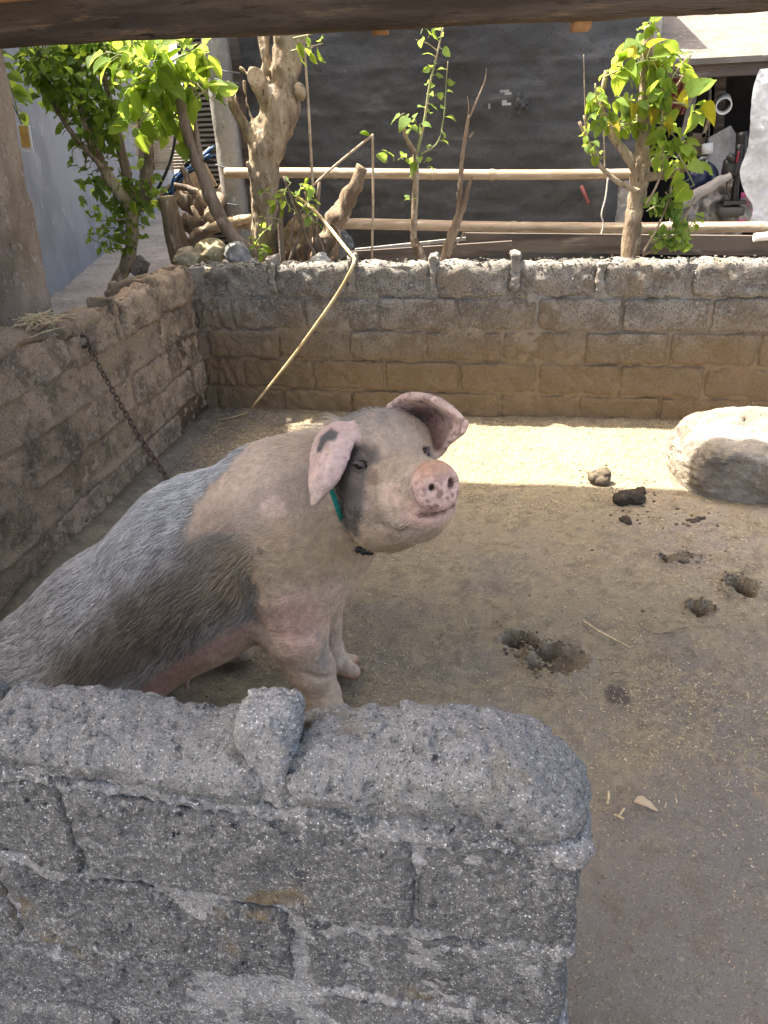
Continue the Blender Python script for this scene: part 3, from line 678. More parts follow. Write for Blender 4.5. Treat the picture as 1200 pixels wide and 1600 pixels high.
spot(586, 746, 13, [.14, .09, .065], .75); spot(600, 684, 9, [.2, .17, .15], .5); spot(612, 775, 26, [.60, .44, .34], .6); spot(640, 745, 16, [.36, .30, .25], .5)
spot(405, 860, 9, [.10, .075, .06], .7, 5); spot(430, 795, 24, [.62, .45, .36], .5); spot(575, 725, 7, [.6, .42, .36], .0)
dS = np.linalg.norm((PV - SN) * 1.0, axis=1); q = (PV - SN) @ SAX.T
sn = sstep(.066, .046, np.hypot(q[:, 1], q[:, 2])) * sstep(-.030, -.012, q[:, 0])
pc = mixc(pc, [.53, .36, .31], sn); pc = mixc(pc, [.42, .23, .12], sn * sstep(.012, .042, q[:, 2] + .012 * nB) * .75)
pc = mixc(pc, [.12, .06, .045], sn * sstep(.15, .4, fbm(PV, 150, 2, 86)) * (.35 + .65 * sstep(.03, -.02, q[:, 2] - .015 * nB)) * .8)
dm = np.min([np.abs(rc(PV, a, b, .002, .002)) for a, b in zip(MOUTH[:-1], MOUTH[1:])], axis=0)
pc = mixc(pc, [.48, .30, .25], sstep(.045, .015, dm) * .6); pc = mixc(pc, [.10, .05, .04], sstep(.006, .001, dm))
for s in (1, -1):
    c = SN + .011 * sd_ + s * .0175 * hr + .004 * su_; pc = mixc(pc, [.10, .045, .04], sstep(.012, .006, np.linalg.norm(PV - c, axis=1)) * .9)
eN = sstep(.0155, .0115, sheet_sd(PV, EN, 0)); pc = mixc(pc, np.array([.54, .395, .34]) , eN); pc = mixc(pc, [.52, .36, .31], eN * sstep(0, .6, nB) * .5)
pc = mixc(pc, [.085, .08, .078], eN * pm([(496, 705), (500, 682), (520, 670), (531, 676), (520, 690), (508, 690), (502, 706)], 2.5, 4))
pc = mixc(pc, [.40, .31, .24], eN * sstep(30, 4, np.hypot(CX - 490, CY - 786)) * .6)
eF = sstep(.0165, .0120, sheet_sd(PV, EF, 0)); pc = mixc(pc, [.50, .36, .30], eF)
pc = mixc(pc, [.20, .115, .095], eF * pm([(640, 650), (648, 634), (672, 632), (700, 655), (705, 672), (690, 706), (655, 706), (645, 690)], 7, 6) * (.75 + .25 * nC))
pc = mixc(pc, [.09, .07, .06], eF * pm([(640, 650), (655, 645), (680, 690), (672, 704), (650, 690)], 7, 8) * .75)
pc = mixc(pc, [.10, .06, .05], eF * sstep(.35, .55, fbm(PV, 110, 2, 88)) * .7)
ft = sstep(.062, .03, PV[:, 2]) * (PV[:, 0] > -.62); pc = mixc(pc, [.38, .235, .13], ft * (PV[:, 1] > 1.48) * .8); pc = mixc(pc, [.17, .11, .07], sstep(.038, .020, PV[:, 2] + .008 * nB) * (PV[:, 0] > -.62) * .85)
ft2 = sstep(.13, .06, PV[:, 2]) * (PV[:, 0] > -.62) * (PV[:, 1] < 1.45); pc = mixc(pc, [.42, .31, .19], ft2 * .5)
pc = mixc(pc, [.22, .15, .09], sstep(.30, .05, PV[:, 2]) * sstep(.1, .7, nB) * .5)
for W_ in WRINK:
    dm = np.min([np.abs(rc(PV, a, b, .001, .001)) for a, b in zip(W_[:-1], W_[1:])], axis=0); pc = mixc(pc, [.22, .15, .11], sstep(.009, .002, dm) * .45)
pc = pc * (1 + .16 * nC + .14 * nD)[:, None]
M['pigskin'] = pmat('pig_skin', (.5, .4, .3), [((.20, .15, .11), 200, .60, .74, 3, 'n', .6), ((.28, .21, .155), 26, .54, .70, 5, 'n', .45)], .58, [(28, .006), (70, .005), (200, .0025), (450, .0012)], attr='skin', spec=.35, sss=.12)
body = part('body', (PV, PF), M['pigskin'], pig)
at = body.data.color_attributes.new('skin', 'FLOAT_COLOR', 'POINT'); at.data.foreach_set('color', np.concatenate([np.clip(pc, .01, 1), np.ones((len(pc), 1))], 1).astype(np.float32).ravel())
# bristles
pn = np.zeros((len(PV), 3)); fn_ = np.cross(PV[PF[:, 2]] - PV[PF[:, 0]], PV[PF[:, 3]] - PV[PF[:, 1]])
for k in range(4): np.add.at(pn, PF[:, k], fn_)
pn /= np.linalg.norm(pn, axis=1)[:, None] + 1e-12
fa = np.linalg.norm(fn_, axis=1) / 2; NH = 74000
ctr = PV[PF].mean(1); cen = pn[PF].mean(1)
wgt = fa * np.where(((CAMP - ctr) * cen).sum(1) > -.12 * np.linalg.norm(CAMP - ctr, axis=1), 1, .12)
pick = rng.choice(len(PF), NH, p=wgt / wgt.sum()); uv = rng.random((NH, 2)); q = PV[PF[pick]]
root = ((q[:, 0] * (1 - uv[:, :1]) + q[:, 1] * uv[:, :1]) * (1 - uv[:, 1:]) + (q[:, 3] * (1 - uv[:, :1]) + q[:, 2] * uv[:, :1]) * uv[:, 1:])
nr = cen[pick]; hc = pc[PF[pick, 0]]
isE = np.maximum(eN, eF)[PF[pick, 0]]; isS = sn[PF[pick, 0]]; flk = fm[PF[pick, 0]]; mudm = pm(MUD, 30, 14)[PF[pick, 0]]
headw = sstep(-.06, .03, (root - HO) @ hf) * sstep(.42, .56, root[:, 2])
fl_ = np.array([-.60, -.10, -.62]) * np.ones((NH, 3))
legw = sstep(.38, .28, root[:, 2]) * sstep(-.62, -.52, root[:, 0])
fl_ = fl_ * (1 - headw)[:, None] + (-hf * .8 + np.array([0, 0, -.35])) * headw[:, None]; fl_ = fl_ * (1 - legw)[:, None] + np.array([-.05, 0, -1]) * legw[:, None]
fl_ += .20 * np.stack([fbm(root, 9, 2, 91), fbm(root, 9, 2, 92), fbm(root, 9, 2, 93)], 1) + .14 * rng.normal(size=(NH, 3))
fl_ -= nr * (fl_ * nr).sum(1)[:, None]; fl_ /= np.linalg.norm(fl_, axis=1)[:, None] + 1e-9
crest_ = np.exp(-(np.hypot(root[:, 0] + .36, (root[:, 1] - 1.46) * .8) / .11) ** 2) * sstep(.76, .80, root[:, 2])
Ln = (.0095 + .0235 * flk + .002 * headw + .006 * sstep(.68, .60, root[:, 2]) * headw) * (.55 + .8 * rng.random(NH)) + .045 * crest_ * rng.random(NH)
Ln *= (1 - .75 * isE) * (1 - .85 * isS) * (1 - .35 * legw)
lift = .10 + .16 * rng.random(NH) + .9 * crest_ + .12 * headw * rng.random(NH)
pts = np.empty((NH, 4, 3)); pts[:, 0] = root - nr * .001
for k in (1, 2, 3):
    t = k / 3; pts[:, k] = root + (fl_ * (t + .1 * t * t)[..., None] if hasattr(t, 'shape') else fl_ * t) * Ln[:, None] + nr * (Ln * lift * t * (1.25 - .75 * t))[:, None]
    pts[:, k, 2] -= .06 * Ln * t * t
lum = np.clip(.80 * rng.random(NH) + .20 * (.5 + .9 * fbm(root * [1, 1, .5], 60, 2, 95)), 0, 1)[:, None]
pale = np.array([.62, .53, .41]); white = np.array([.58, .575, .55]); brown = np.array([.155, .125, .092]); ochre = np.array([.42, .33, .19])
hcol = (pale * .30 + hc * .92) * (.70 + .55 * lum); hcol = hcol + (white * (.25 + .95 * lum) - hcol) * flk[:, None]; hcol = hcol + (brown * (.5 + 1.1 * lum) - hcol) * (mudm * .92)[:, None]
crw = pm(CROWNP, 16, 14)[PF[pick, 0]]; hcol = hcol + (np.array([.36, .36, .35]) * (.25 + .9 * lum) - hcol) * (crw * .85)[:, None]
jaw = sstep(.70, .64, root[:, 2]) * headw; hcol = hcol + (ochre * (.6 + .6 * lum) - hcol) * (jaw * .7)[:, None]
hcol = hcol + (np.array([.065, .058, .052]) - hcol) * (em[PF[pick, 0]] * .95)[:, None]
hcol = hcol + (hc * 1.15 - hcol) * np.maximum(isE, isS)[:, None]
keep = (root[:, 2] > .03) & (isS < .6) & (np.linalg.norm(root - EYE, axis=1) > .021) & (np.linalg.norm(root - EYEF, axis=1) > .02) & (rng.random(len(root)) < .45 + .55 * flk)
pts, hcol = pts[keep], hcol[keep]; NH = len(pts)
hd = bpy.data.hair_curves.new('bristles'); hd.add_curves([4] * NH)
hd.attributes['position'].data.foreach_set('vector', (pts - PIGLOC).astype(np.float32).ravel())
ra = hd.attributes.get('radius') or hd.attributes.new('radius', 'FLOAT', 'POINT')
ra.data.foreach_set('value', np.tile(np.array([.00029, .00027, .00020, .00007], np.float32), NH) * np.repeat((1 + .7 * flk[keep]).astype(np.float32), 4))
ha = hd.attributes.new('hcol', 'FLOAT_COLOR', 'CURVE'); ha.data.foreach_set('color', np.concatenate([np.clip(hcol, 0, 1), np.ones((NH, 1))], 1).astype(np.float32).ravel())
M['bristle'] = pmat('bristle', (.6, .55, .45), rough=.55, attr='hcol', spec=.3)
hd.materials.append(M['bristle'])
ho = bpy.data.objects.new('bristles', hd); link(ho, pig); ho['kind'] = 'stuff'
# collar: a teal strap tight behind the jaw and its dark buckle under the throat
CP = smoothline([P(507, 738, y=1.300), P(513, 755, y=1.285), P(521, 775, y=1.274), P(529, 798, y=1.278), P(538, 822, y=1.32)], 15)
sv = _unit(P(527, 770, y=1.29) - P(517, 772, y=1.29)); V = []; to_c = _unit(CAMP - CP[7])
for q in CP: V += [q - sv * .0058 - to_c * .002, q + sv * .0058 - to_c * .002, q + sv * .0058 + to_c * .002, q - sv * .0058 + to_c * .002]
F = [(4 * i + j, 4 * i + (j + 1) % 4, 4 * i + 4 + (j + 1) % 4, 4 * i + 4 + j) for i in range(14) for j in range(4)] + [(3, 2, 1, 0), (56, 57, 58, 59)]
part('collar', (np.array(V), F), pmat('teal_webbing', (.015, .20, .15), [((.01, .10, .085), 60, .45, .65)], .7, [(600, .001)]), pig)
c = P(574, 861, y=1.33); V1, F1 = rbox((.03, .018, .016), .006, .3, .003, 60, 2); V2, F2 = rbox((.016, .014, .014), .006, .3, .002, 60, 4)
part('buckle', join([(V1 + c, F1), (V2 + c + [-.018, 0, .004], F2)]), pmat('black_buckle', (.02, .02, .02), rough=.5), pig)
# ================================================================== leaves and trees behind the pen
def leafmat(name, c, t, share=.45):
    return pmat(name, c, [((c[0] * .6, c[1] * .62, c[2] * .6), 40, .5, .75), ((c[0] * 1.5, c[1] * 1.35, c[2]), 14,   .55, .75)], .65, [(150, .001)], coord='obj', spec=.2, trans=(t, share), rnd=(.45, 1.5))
ML = {'dark': leafmat('leaf_dark', (.105, .18, .055), (.36, .54, .08), .55), 'light': leafmat('leaf_light', (.125, .20, .03), (.52, .66, .07), .55), 'fresh': leafmat('leaf_fresh', (.135, .215, .06), (.48, .64, .09), .55),
      'yellow': leafmat('leaf_yellow', (.34, .30, .03), (.55, .50, .03), .5), 'dry': pmat('leaf_dry', (.42, .33, .22), [((.26, .19, .12), 30, .45, .65)], .8, coord='obj')}
M['bark_pale'] = pmat('bark_pale', (.33, .265, .185), [((.17, .125, .08), 7, .42, .62, 6), ((.48, .41, .31), 24, .54, .70, 6), ((.09, .065, .045), 60, .56, .68)], .9, [(18, .016), (60, .010), (160, .004)], scale=(1, 1, .4))
M['bark_brown'] = pmat('bark_brown', (.21, .165, .125), [((.11, .08, .058), 9, .42, .64), ((.34, .27, .20), 30, .55, .72)], .9, [(22, .012), (90, .006)], scale=(1, 1, .4))
M['bark_dead'] = pmat('dead_wood', (.25, .19, .13), [((.12, .085, .055), 8, .42, .62), ((.44, .37, .28), 25, .54, .7)], .9, [(18, .012), (70, .008)], scale=(1, 1, .3))
M['cutwood'] = pmat('cut_wood', (.46, .36, .24), [((.30, .22, .14), 40, .45, .65)], .85, [(60, .004)])
M['greenstem'] = pmat('green_stem', (.22, .25, .11), [((.30, .24, .15), 12, .45, .6)], .7)
def leafmesh(name, shape, m, seed, fold=.25, curl=.3):
    r = np.random.default_rng(seed); n = 7; t = np.linspace(0, 1, n)
    w = {'ovate': .40 * np.sin(np.pi * t ** .72) ** .85, 'heart': .47 * np.sin(np.pi * np.clip(t * .93 + .07, 0, 1) ** .62) ** .75, 'oval': .30 * np.sin(np.pi * t ** .9) ** .7}[shape]
    w = w * np.where(t > .99, .02, 1); V = []; side = .04 * r.normal(size=n)
    for i in range(n):
        z = -curl * t[i] ** 2 * .5; e = .035 * r.normal(size=4)
        V += [(t[i] - .02 * (i == 0), w[i], z + fold * w[i] + e[0]), (t[i] + .01, w[i] * .5 + side[i] * w[i], z + fold * w[i] * .35 + e[1] * .5), (t[i], side[i] * w[i], z), (t[i] + .01, -w[i] * .5 + side[i] * w[i], z + fold * w[i] * .35 + e[2] * .5), (t[i] - .02 * (i == 0), -w[i], z + fold * w[i] + e[3])]
    F = [(5 * i + j, 5 * i + j + 1, 5 * i + j + 6, 5 * i + j + 5) for i in range(n - 1) for j in range(4)]
    return mesh(name, V, F, m)
LM = {(k, s): [leafmesh('leaf', s, ML[k], 10 * i + j, random.uniform(.05, .7), random.uniform(-.2, 1.2)) for j in range(4)] for i, k in enumerate(ML) for s in ('ovate', 'heart', 'oval')}
def orient(dx, up):
    x = _unit(dx); z = np.array(up, float); z = z - x * (z @ x); z = _unit(z); y = np.cross(z, x)
    return Matrix(np.stack([x, y, z], 1).tolist()).to_euler()
LCOUNT = {}; MASS = []
def put_leaf(tree, mes, p, d, size, tilt=.5):
    size *= .66; LCOUNT[tree.name] = LCOUNT.get(tree.name, 0) + 1
    up = np.array([0, 0, 1.]) + tilt * rng.normal(size=3) + np.array([-.1, -.35, 0])
    if LCOUNT[tree.name] > 298:      # beyond the picked-apart ones: joined below as foliage
        me = random.choice(mes); Rm = np.array(orient(np.asarray(d) + 1e-4, up).to_matrix()); v = np.empty(len(me.vertices) * 3); me.vertices.foreach_get('co', v)
        MASS.append(((v.reshape(-1, 3) * size) @ Rm.T + p, [tuple(q.vertices) for q in me.polygons], me.materials[0])); return
    return inst('leaf', random.choice(mes), tree, p, orient(np.asarray(d) + 1e-4, up), (size, size * random.uniform(.8, 1.15), size))
def flush_mass(tree):
    global MASS
    if not MASS: return
    ms = sorted({m.name for _, _, m in MASS}); fo = part('foliage', join([(v, f) for v, f, _ in MASS]), None, tree, kind='stuff')
    for nm in ms: fo.data.materials.append(bpy.data.materials[nm])
    fo.data.polygons.foreach_set('material_index', np.concatenate([np.full(len(f), ms.index(m.name), np.int32) for _, f, m in MASS])); MASS = []
def twig_leaves(tree, path, n, mes, size, spread=1.0, droop=.25, t0=.1):
    q = smoothline(np.asarray(path, float), 40); petioles = []
    for k in range(n):
        i = int((t0 + (1 - t0) * (k + random.random()) / n) * 38.9); tg = _unit(q[i + 1] - q[i]); side = _unit(rng.normal(size=3)); side = _unit(side - tg * (side @ tg) * .7)
        pl = size[0] * random.uniform(.25, .6) * spread; b = q[i] + side * pl
        petioles.append(tube([q[i], b], .0016, 4, sm=False, caps=False)); put_leaf(tree, mes, b, side + tg * .35 + [0, 0, -droop], random.uniform(*size))
    return petioles
def cloud_leaves(tree, c, r, n, mes, size, droop=.2, wood=None, m=None):
    c = np.asarray(c, float); r = np.asarray(r, float); gs = []
    for k in range(n):
        u = _unit(rng.normal(size=3)); p = c + r * u * random.random() ** .45
        out = (p - c) / r; put_leaf(tree, mes, p, out + .6 * rng.normal(size=3) * [1, 1, .5] + [0, 0, -droop], random.uniform(*size))
        if wood is not None and k % 5 == 0:
            j = np.argmin(((wood - p) ** 2).sum(1)); gs.append(tube([wood[j], (wood[j] + p) / 2 + .02 * rng.normal(size=3), p], [.004, .003, .0015], 5, 7))
    return gs
def PP(lst, y): return np.array([P(a[0], a[1], y=(a[2] if len(a) > 2 else y)) for a in lst])
# ---- leafy tree beyond the left wall
Y1 = 4.25
t1 = thing('leafy_tree', 'bushy dark green tree with a bent pale trunk beyond the left wall', 'tree', P(178, 470, y=Y1))
tr = PP([(165, 520), (180, 450), (205, 385), (203, 330), (168, 275), (142, 215), (125, 150), (120, 95), (128, 40)], Y1)
part('trunk', tube(tr, np.array([12, 11, 9.5, 9.5, 8.5, 7, 5.5, 4, 3]) / 255, 10, 50, rough=.25, seed=3), M['bark_pale'], t1)
br2 = PP([(206, 330), (198, 275), (182, 205), (165, 130), (150, 70)], Y1 + .1); part('branch', tube(br2, [.032, .03, .026, .016, .008], 8, 24, rough=.2), M['bark_brown'], t1)
br3 = PP([(206, 345), (228, 290), (232, 230), (205, 150)], Y1 + .2); part('branch', tube(br3, [.03, .032, .028, .012], 8, 24, rough=.2), M['bark_brown'], t1)
br4 = PP([(160, 262), (100, 190), (70, 130), (62, 90)], Y1 - .1); part('branch', tube(br4, [.016, .012, .008, .004], 6, 20, rough=.2), M['bark_brown'], t1)
wood = np.concatenate([smoothline(q, 40) for q in (tr, br2, br3, br4)])
md = LM['dark', 'heart'] + LM['dark', 'ovate']; mf = LM['light', 'heart'] + LM['fresh', 'heart']
gs = cloud_leaves(t1, P(112, 118, y=Y1), (.29, .26, .21), 400, md + mf + mf, (.05, .095), .3, wood)
gs += cloud_leaves(t1, P(150, 190, y=Y1), (.20, .22, .18), 230, md + mf + mf, (.05, .095), .3, wood)
gs += cloud_leaves(t1, P(75, 100, y=Y1 - .1), (.12, .2, .14), 170, mf, (.05, .085), .3, wood)
gs += cloud_leaves(t1, P(150, 290, y=Y1), (.12, .15, .20), 80, md + mf, (.05, .09), .4, wood)
gs += cloud_leaves(t1, P(215, 300, y=Y1 + .1), (.17, .2, .20), 120, md + mf, (.05, .10), .4, wood)
gs += cloud_leaves(t1, P(185, 365, y=Y1 - .05), (.16, .18, .12), 90, md + mf, (.045, .08), .4, wood)
gs += cloud_leaves(t1, P(165, 75, y=Y1 + .1), (.25, .2, .10), 260, mf, (.055, .10), .3, wood)
part('twigs', join(gs), M['bark_brown'], t1, kind='stuff')
flush_mass(t1)
# ---- sapling with big pale leaves
Y2 = 4.08
t2 = thing('pale_leaf_sapling', 'slender leaning sapling with large bright lime leaves in front of the bushy tree', 'tree', P(398, 420, y=Y2))
st = PP([(408, 440), (392, 398), (362, 368), (334, 318), (312, 262), (292, 205), (279, 150), (262, 100)], Y2)
part('trunk', tube(st, np.array([11, 10, 9.5, 9.5, 9, 8.5, 7, 4]) / 262, 9, 44, rough=.22, seed=5), M['bark_brown'], t2)
sp = PP([(314, 250), (308, 215), (304, 178)], Y2); part('branch', tube(sp, [.018, .014, .008], 7, 12, rough=.2), M['bark_brown'], t2)
pet = []
ml = LM['light', 'oval'] + LM['light', 'ovate'] + LM['fresh', 'oval']
for pa, n in (([(279, 150), (250, 120), (215, 95), (165, 80)], 26), ([(270, 120), (245, 150), (225, 185), (205, 205)], 24), ([(285, 170), (258, 190), (235, 200)], 18), ([(262, 100), (290, 85), (325, 80)], 22), ([(272, 130), (305, 130), (335, 160)], 18), ([(262, 100), (240, 80), (225, 60)], 16), ([(285, 170), (280, 200), (285, 225)], 6), ([(265, 110), (215, 130), (185, 140)], 20)):
    yy = Y2 + random.uniform(-.22, .12); q = PP([(a, b) for a, b in pa], yy); q[0] = P(pa[0][0], pa[0][1], y=Y2)
    part('branch', tube(q, [.006] + [.004] * (len(q) - 2) + [.002], 6, 14), M['greenstem'], t2); pet += twig_leaves(t2, q, int(n * 1.25), ml, (.12, .185), .8, .3)
part('petioles', join(pet), M['greenstem'], t2, kind='stuff'); flush_mass(t2)
# ---- pollarded tree
Y3 = 4.35; kx = 1 / 248
t3 = thing('pollard_tree', 'stout pale pollarded trunk with sawn stubs and torn dead limbs', 'tree', P(395, 430, y=Y3))
def q3(px, py, dy=0): return P(px, py, y=Y3 + dy)
def pol(p):
    p = p + .010 * np.stack([fbm(p, 7, 2, 141), fbm(p, 7, 2, 142), fbm(p, 7, 2, 143)], 1)
    d = rc(p, q3(409, 440), q3(412, 270), 21 * kx, 18 * kx)
    d = smin(d, rc(p, q3(412, 270), q3(416, 222), 18 * kx, 23 * kx), .04); d = smin(d, rc(p, q3(418, 222), q3(442, 165), 25 * kx, 25 * kx), .04)
    d = smin(d, rc(p, q3(441, 168), q3(443, 112), 20 * kx, 16 * kx), .03); d = smin(d, rc(p, q3(443, 112), q3(442, -10), 15 * kx, 13 * kx), .01)
    d = smin(d, rc(p, q3(455, 140, .02), q3(473, 40, .02), 11 * kx, 7 * kx), .012)
    d = smin(d, rc(p, q3(426, 172), q3(401, 122, -.07), 16 * kx, 12 * kx), .02)
    d = smin(d, rc(p, q3(424, 150, .05), q3(402, 20, .06), 8 * kx, 6.5 * kx), .010); d = smin(d, rc(p, q3(420, 130, .03), q3(413, 30, .03), 6 * kx, 5 * kx), .008); d = smin(d, rc(p, q3(427, 135), q3(431, 62, -.01), 6 * kx, 5 * kx), .008)
    d = smin(d, rc(p, q3(418, 115, -.03), q3(411, 76, -.05), 5 * kx, 3 * kx), .008); d = smin(d, ell(p, q3(470, 147, -.03), np.array([9, 11, 13]) * kx), .012)
    d = smin(d, rc(p, q3(408, 230), q3(388, 210, -.03), 15 * kx, 8 * kx), .02); d = smin(d, rc(p, q3(388, 212, -.03), q3(352, 132, -.05), 8 * kx, 3.5 * kx), .010)
    d = smin(d, rc(p, q3(390, 215, -.05), q3(367, 142, -.08), 4.5 * kx, 2.2 * kx), .008); d = smin(d, rc(p, q3(400, 212, -.05), q3(381, 130, -.03), 4.5 * kx, 2.0 * kx), .008); d = smin(d, rc(p, q3(398, 128, -.04), q3(374, 108, -.05), 3.6 * kx, 2 * kx), .006)
    d = smin(d, rc(p, q3(400, 300, -.05), q3(388, 252, -.09), 7 * kx, 3 * kx), .012); d = smin(d, rc(p, q3(412, 180, -.02), q3(400, 200, -.04), 8 * kx, 10 * kx), .012)
    d = smax(d, -ell(p, q3(441, 190, -.115), np.array([5, 9, 8]) * kx), .012); d = smax(d, -ell(p, q3(404, 190, -.10), np.array([4, 8, 8]) * kx), .012)
    return d + .012 * fbm(p * [1, 1, .5], 9, 4, 131) + .010 * np.abs(fbm(p * [1, 1, .3], 26, 3, 132)) + .004 * fbm(p * [1, 1, .4], 60, 2, 133)
part('trunk', nets(pol, q3(335, 440) - [.05, .25, 0], q3(490, -15) + [.1, .25, 0], .0095), M['bark_pale'], t3)
c = q3(400, 121, -.128); nn = _unit(CAMP + [0, 0, .25] - c); u1 = _unit(np.cross(nn, [0, 0, 1])); u2 = np.cross(u1, nn)
a_ = np.arange(18) * 2 * math.pi / 18; V = np.concatenate([[c + nn * .008]] + [c + nn * (.008 + .003 * (k % 2)) + rr * (np.cos(a_)[:, None] * u1 + np.sin(a_)[:, None] * u2) for k, rr in enumerate((.016, .030, .046))])
part('cut_end', (V, [(0, 1 + i, 1 + (i + 1) % 18) for i in range(18)] + [(1 + 18 * k + i, 19 + 18 * k + i, 19 + 18 * k + (i + 1) % 18, 1 + 18 * k + (i + 1) % 18) for k in (0, 1) for i in range(18)]), M['cutwood'], t3)
pet = []
for pa, n in (([(455, 80), (475, 75), (505, 68)], 7), ([(458, 60), (480, 55), (525, 40)], 6), ([(392, 400), (408, 368), (425, 350)], 6), ([(395, 410), (402, 385), (398, 372)], 6)):
    q = PP(pa, Y3 - .16); part('shoot', tube(q, [.005, .004, .002], 6, 10), M['greenstem'], t3); pet += twig_leaves(t3, q, n, LM['light', 'oval'], (.07, .115), .7)
part('petioles', join(pet), M['greenstem'], t3, kind='stuff')
# ---- coppiced shrub and rotten stump at the foot of the pollard
Y4 = 4.05
t4 = thing('coppiced_shrub', 'low cut-back shrub with brown stems and small bright leaves beside the pollard', 'shrub', P(450, 420, y=Y4)); pet = []
for pa, r in (([(442, 415), (438, 350), (441, 296)], .017), ([(452, 410), (470, 345), (462, 310)], .010), ([(490, 415), (495, 330), (499, 285)], .013), ([(500, 415), (470, 350), (443, 275)], .009), ([(512, 412), (498, 370), (470, 320)], .008), ([(470, 415), (455, 365), (462, 330)], .008), ([(478, 412), (480, 350), (478, 282)], .010)):
    part('stem', tube(PP(pa, Y4 + random.uniform(-.05, .08)), [r, r * .9, r * .7], 7, 14, rough=.25), M['bark_brown'], t4)
for pa, n in (([(440, 320), (425, 305), (410, 300)], 8), ([(462, 315), (470, 295), (485, 290)], 10), ([(455, 330), (445, 300), (455, 285)], 9), ([(470, 330), (485, 310), (492, 300)], 7), ([(440, 345), (420, 340), (412, 345)], 6), ([(420, 400), (408, 390), (402, 375)], 7), ([(478, 340), (486, 330), (490, 352)], 4)):
    q = PP(pa, Y4 - .05); part('shoot', tube(q, [.004, .003, .0015], 5, 10), M['greenstem'], t4); pet += twig_leaves(t4, q, n, LM['light', 'oval'] + LM['fresh', 'oval'], (.055, .10), .7)
part('petioles', join(pet), M['greenstem'], t4, kind='stuff')
t5 = thing('rotten_log', 'leaning rotten brown log with a crumbling top beside the coppiced shrub', 'log', P(505, 410, y=4.12))
V, F = tube(PP([(498, 425), (515, 370), (540, 315), (568, 262)], 4.12), [.062, .058, .045, .032], 14, 34, rough=.55, seed=21); part('trunk', (V, F), M['bark_dead'], t5)
part('splinter', tube(PP([(505, 415), (530, 365), (520, 350)], 4.05), [.012, .010, .004], 6, 10, rough=.3), M['bark_dead'], t5)
# ---- thin sapling
Y6 = 4.15
t6 = thing('thin_sapling', 'thin pale sapling with sparse round leaves standing against the black netting', 'tree', P(655, 415, y=Y6)); pet = []
part('stump', tube(PP([(662, 420), (655, 392), (646, 372)], Y6), [.030, .027, .020], 9, 14, rough=.35, seed=2), M['bark_dead'], t6)
part('trunk', tube(PP([(646, 378), (648, 320), (650, 260), (649, 236)], Y6), [.018, .017, .015, .013], 8, 18, rough=.12), M['bark_pale'], t6)
part('branch', tube(PP([(649, 240), (638, 222), (631, 200), (630, 182)], Y6 - .02), [.014, .012, .010, .006], 7, 14, rough=.4), M['bark_dead'], t6)
stems = [([(652, 238), (662, 195), (672, 130), (684, 80), (693, 40)], .009), ([(656, 242), (682, 225), (693, 185), (697, 130), (700, 95)], .005), ([(664, 170), (672, 150), (690, 150)], .003), ([(684, 80), (668, 68), (650, 62)], .003)]
for pa, r in stems: part('branch', tube(PP(pa, Y6), np.linspace(r, r * .4, len(pa)), 6, 24), M['greenstem'], t6)
mr = LM['fresh', 'heart'] + LM['fresh', 'ovate']
for pa, n, sz in ((stems[0][0][1:], 14, (.05, .09)), (stems[1][0], 9, (.045, .08)), ([(631, 200), (640, 180), (625, 175)], 5, (.08, .12)), ([(640, 205), (650, 190), (658, 200)], 7, (.05, .08)), ([(646, 245), (625, 250), (600, 256)], 8, (.06, .10)), ([(650, 240), (660, 252), (668, 262)], 4, (.05, .08)), ([(648, 312), (640, 313), (636, 314)], 3, (.03, .045)), ([(672, 62), (660, 55), (655, 52)], 3, (.08, .11))):
    pet += twig_leaves(t6, PP(pa, Y6 - .02), n, mr, sz, .8)
part('petioles', join(pet), M['greenstem'], t6, kind='stuff')
# ---- bare sapling
t7 = thing('bare_sapling', 'leafless dead sapling with a split base and one long curved twig', 'tree', P(692, 412, y=4.12))
for pa, r in (([(690, 412), (702, 372), (716, 330), (721, 260), (727, 215), (733, 180)], .020), ([(733, 185), (748, 150), (759, 120), (760, 107)], .005), ([(698, 400), (716, 350), (730, 300), (738, 274)], .020), ([(712, 350), (716, 340), (714, 300)], .010), ([(690, 405), (715, 378), (731, 355)], .009), ([(730, 200), (732, 165), (730, 150)], .004), ([(733, 215), (737, 210), (740, 206)], .007), ([(727, 225), (727, 195)], .003), ([(724, 330), (728, 320), (731, 318)], .006)):
    part('branch', tube(PP(pa, 4.12), np.linspace(r, r * .35, len(pa)), 7, 8 * len(pa), rough=.4, seed=int(r * 999)), M['bark_dead'], t7)
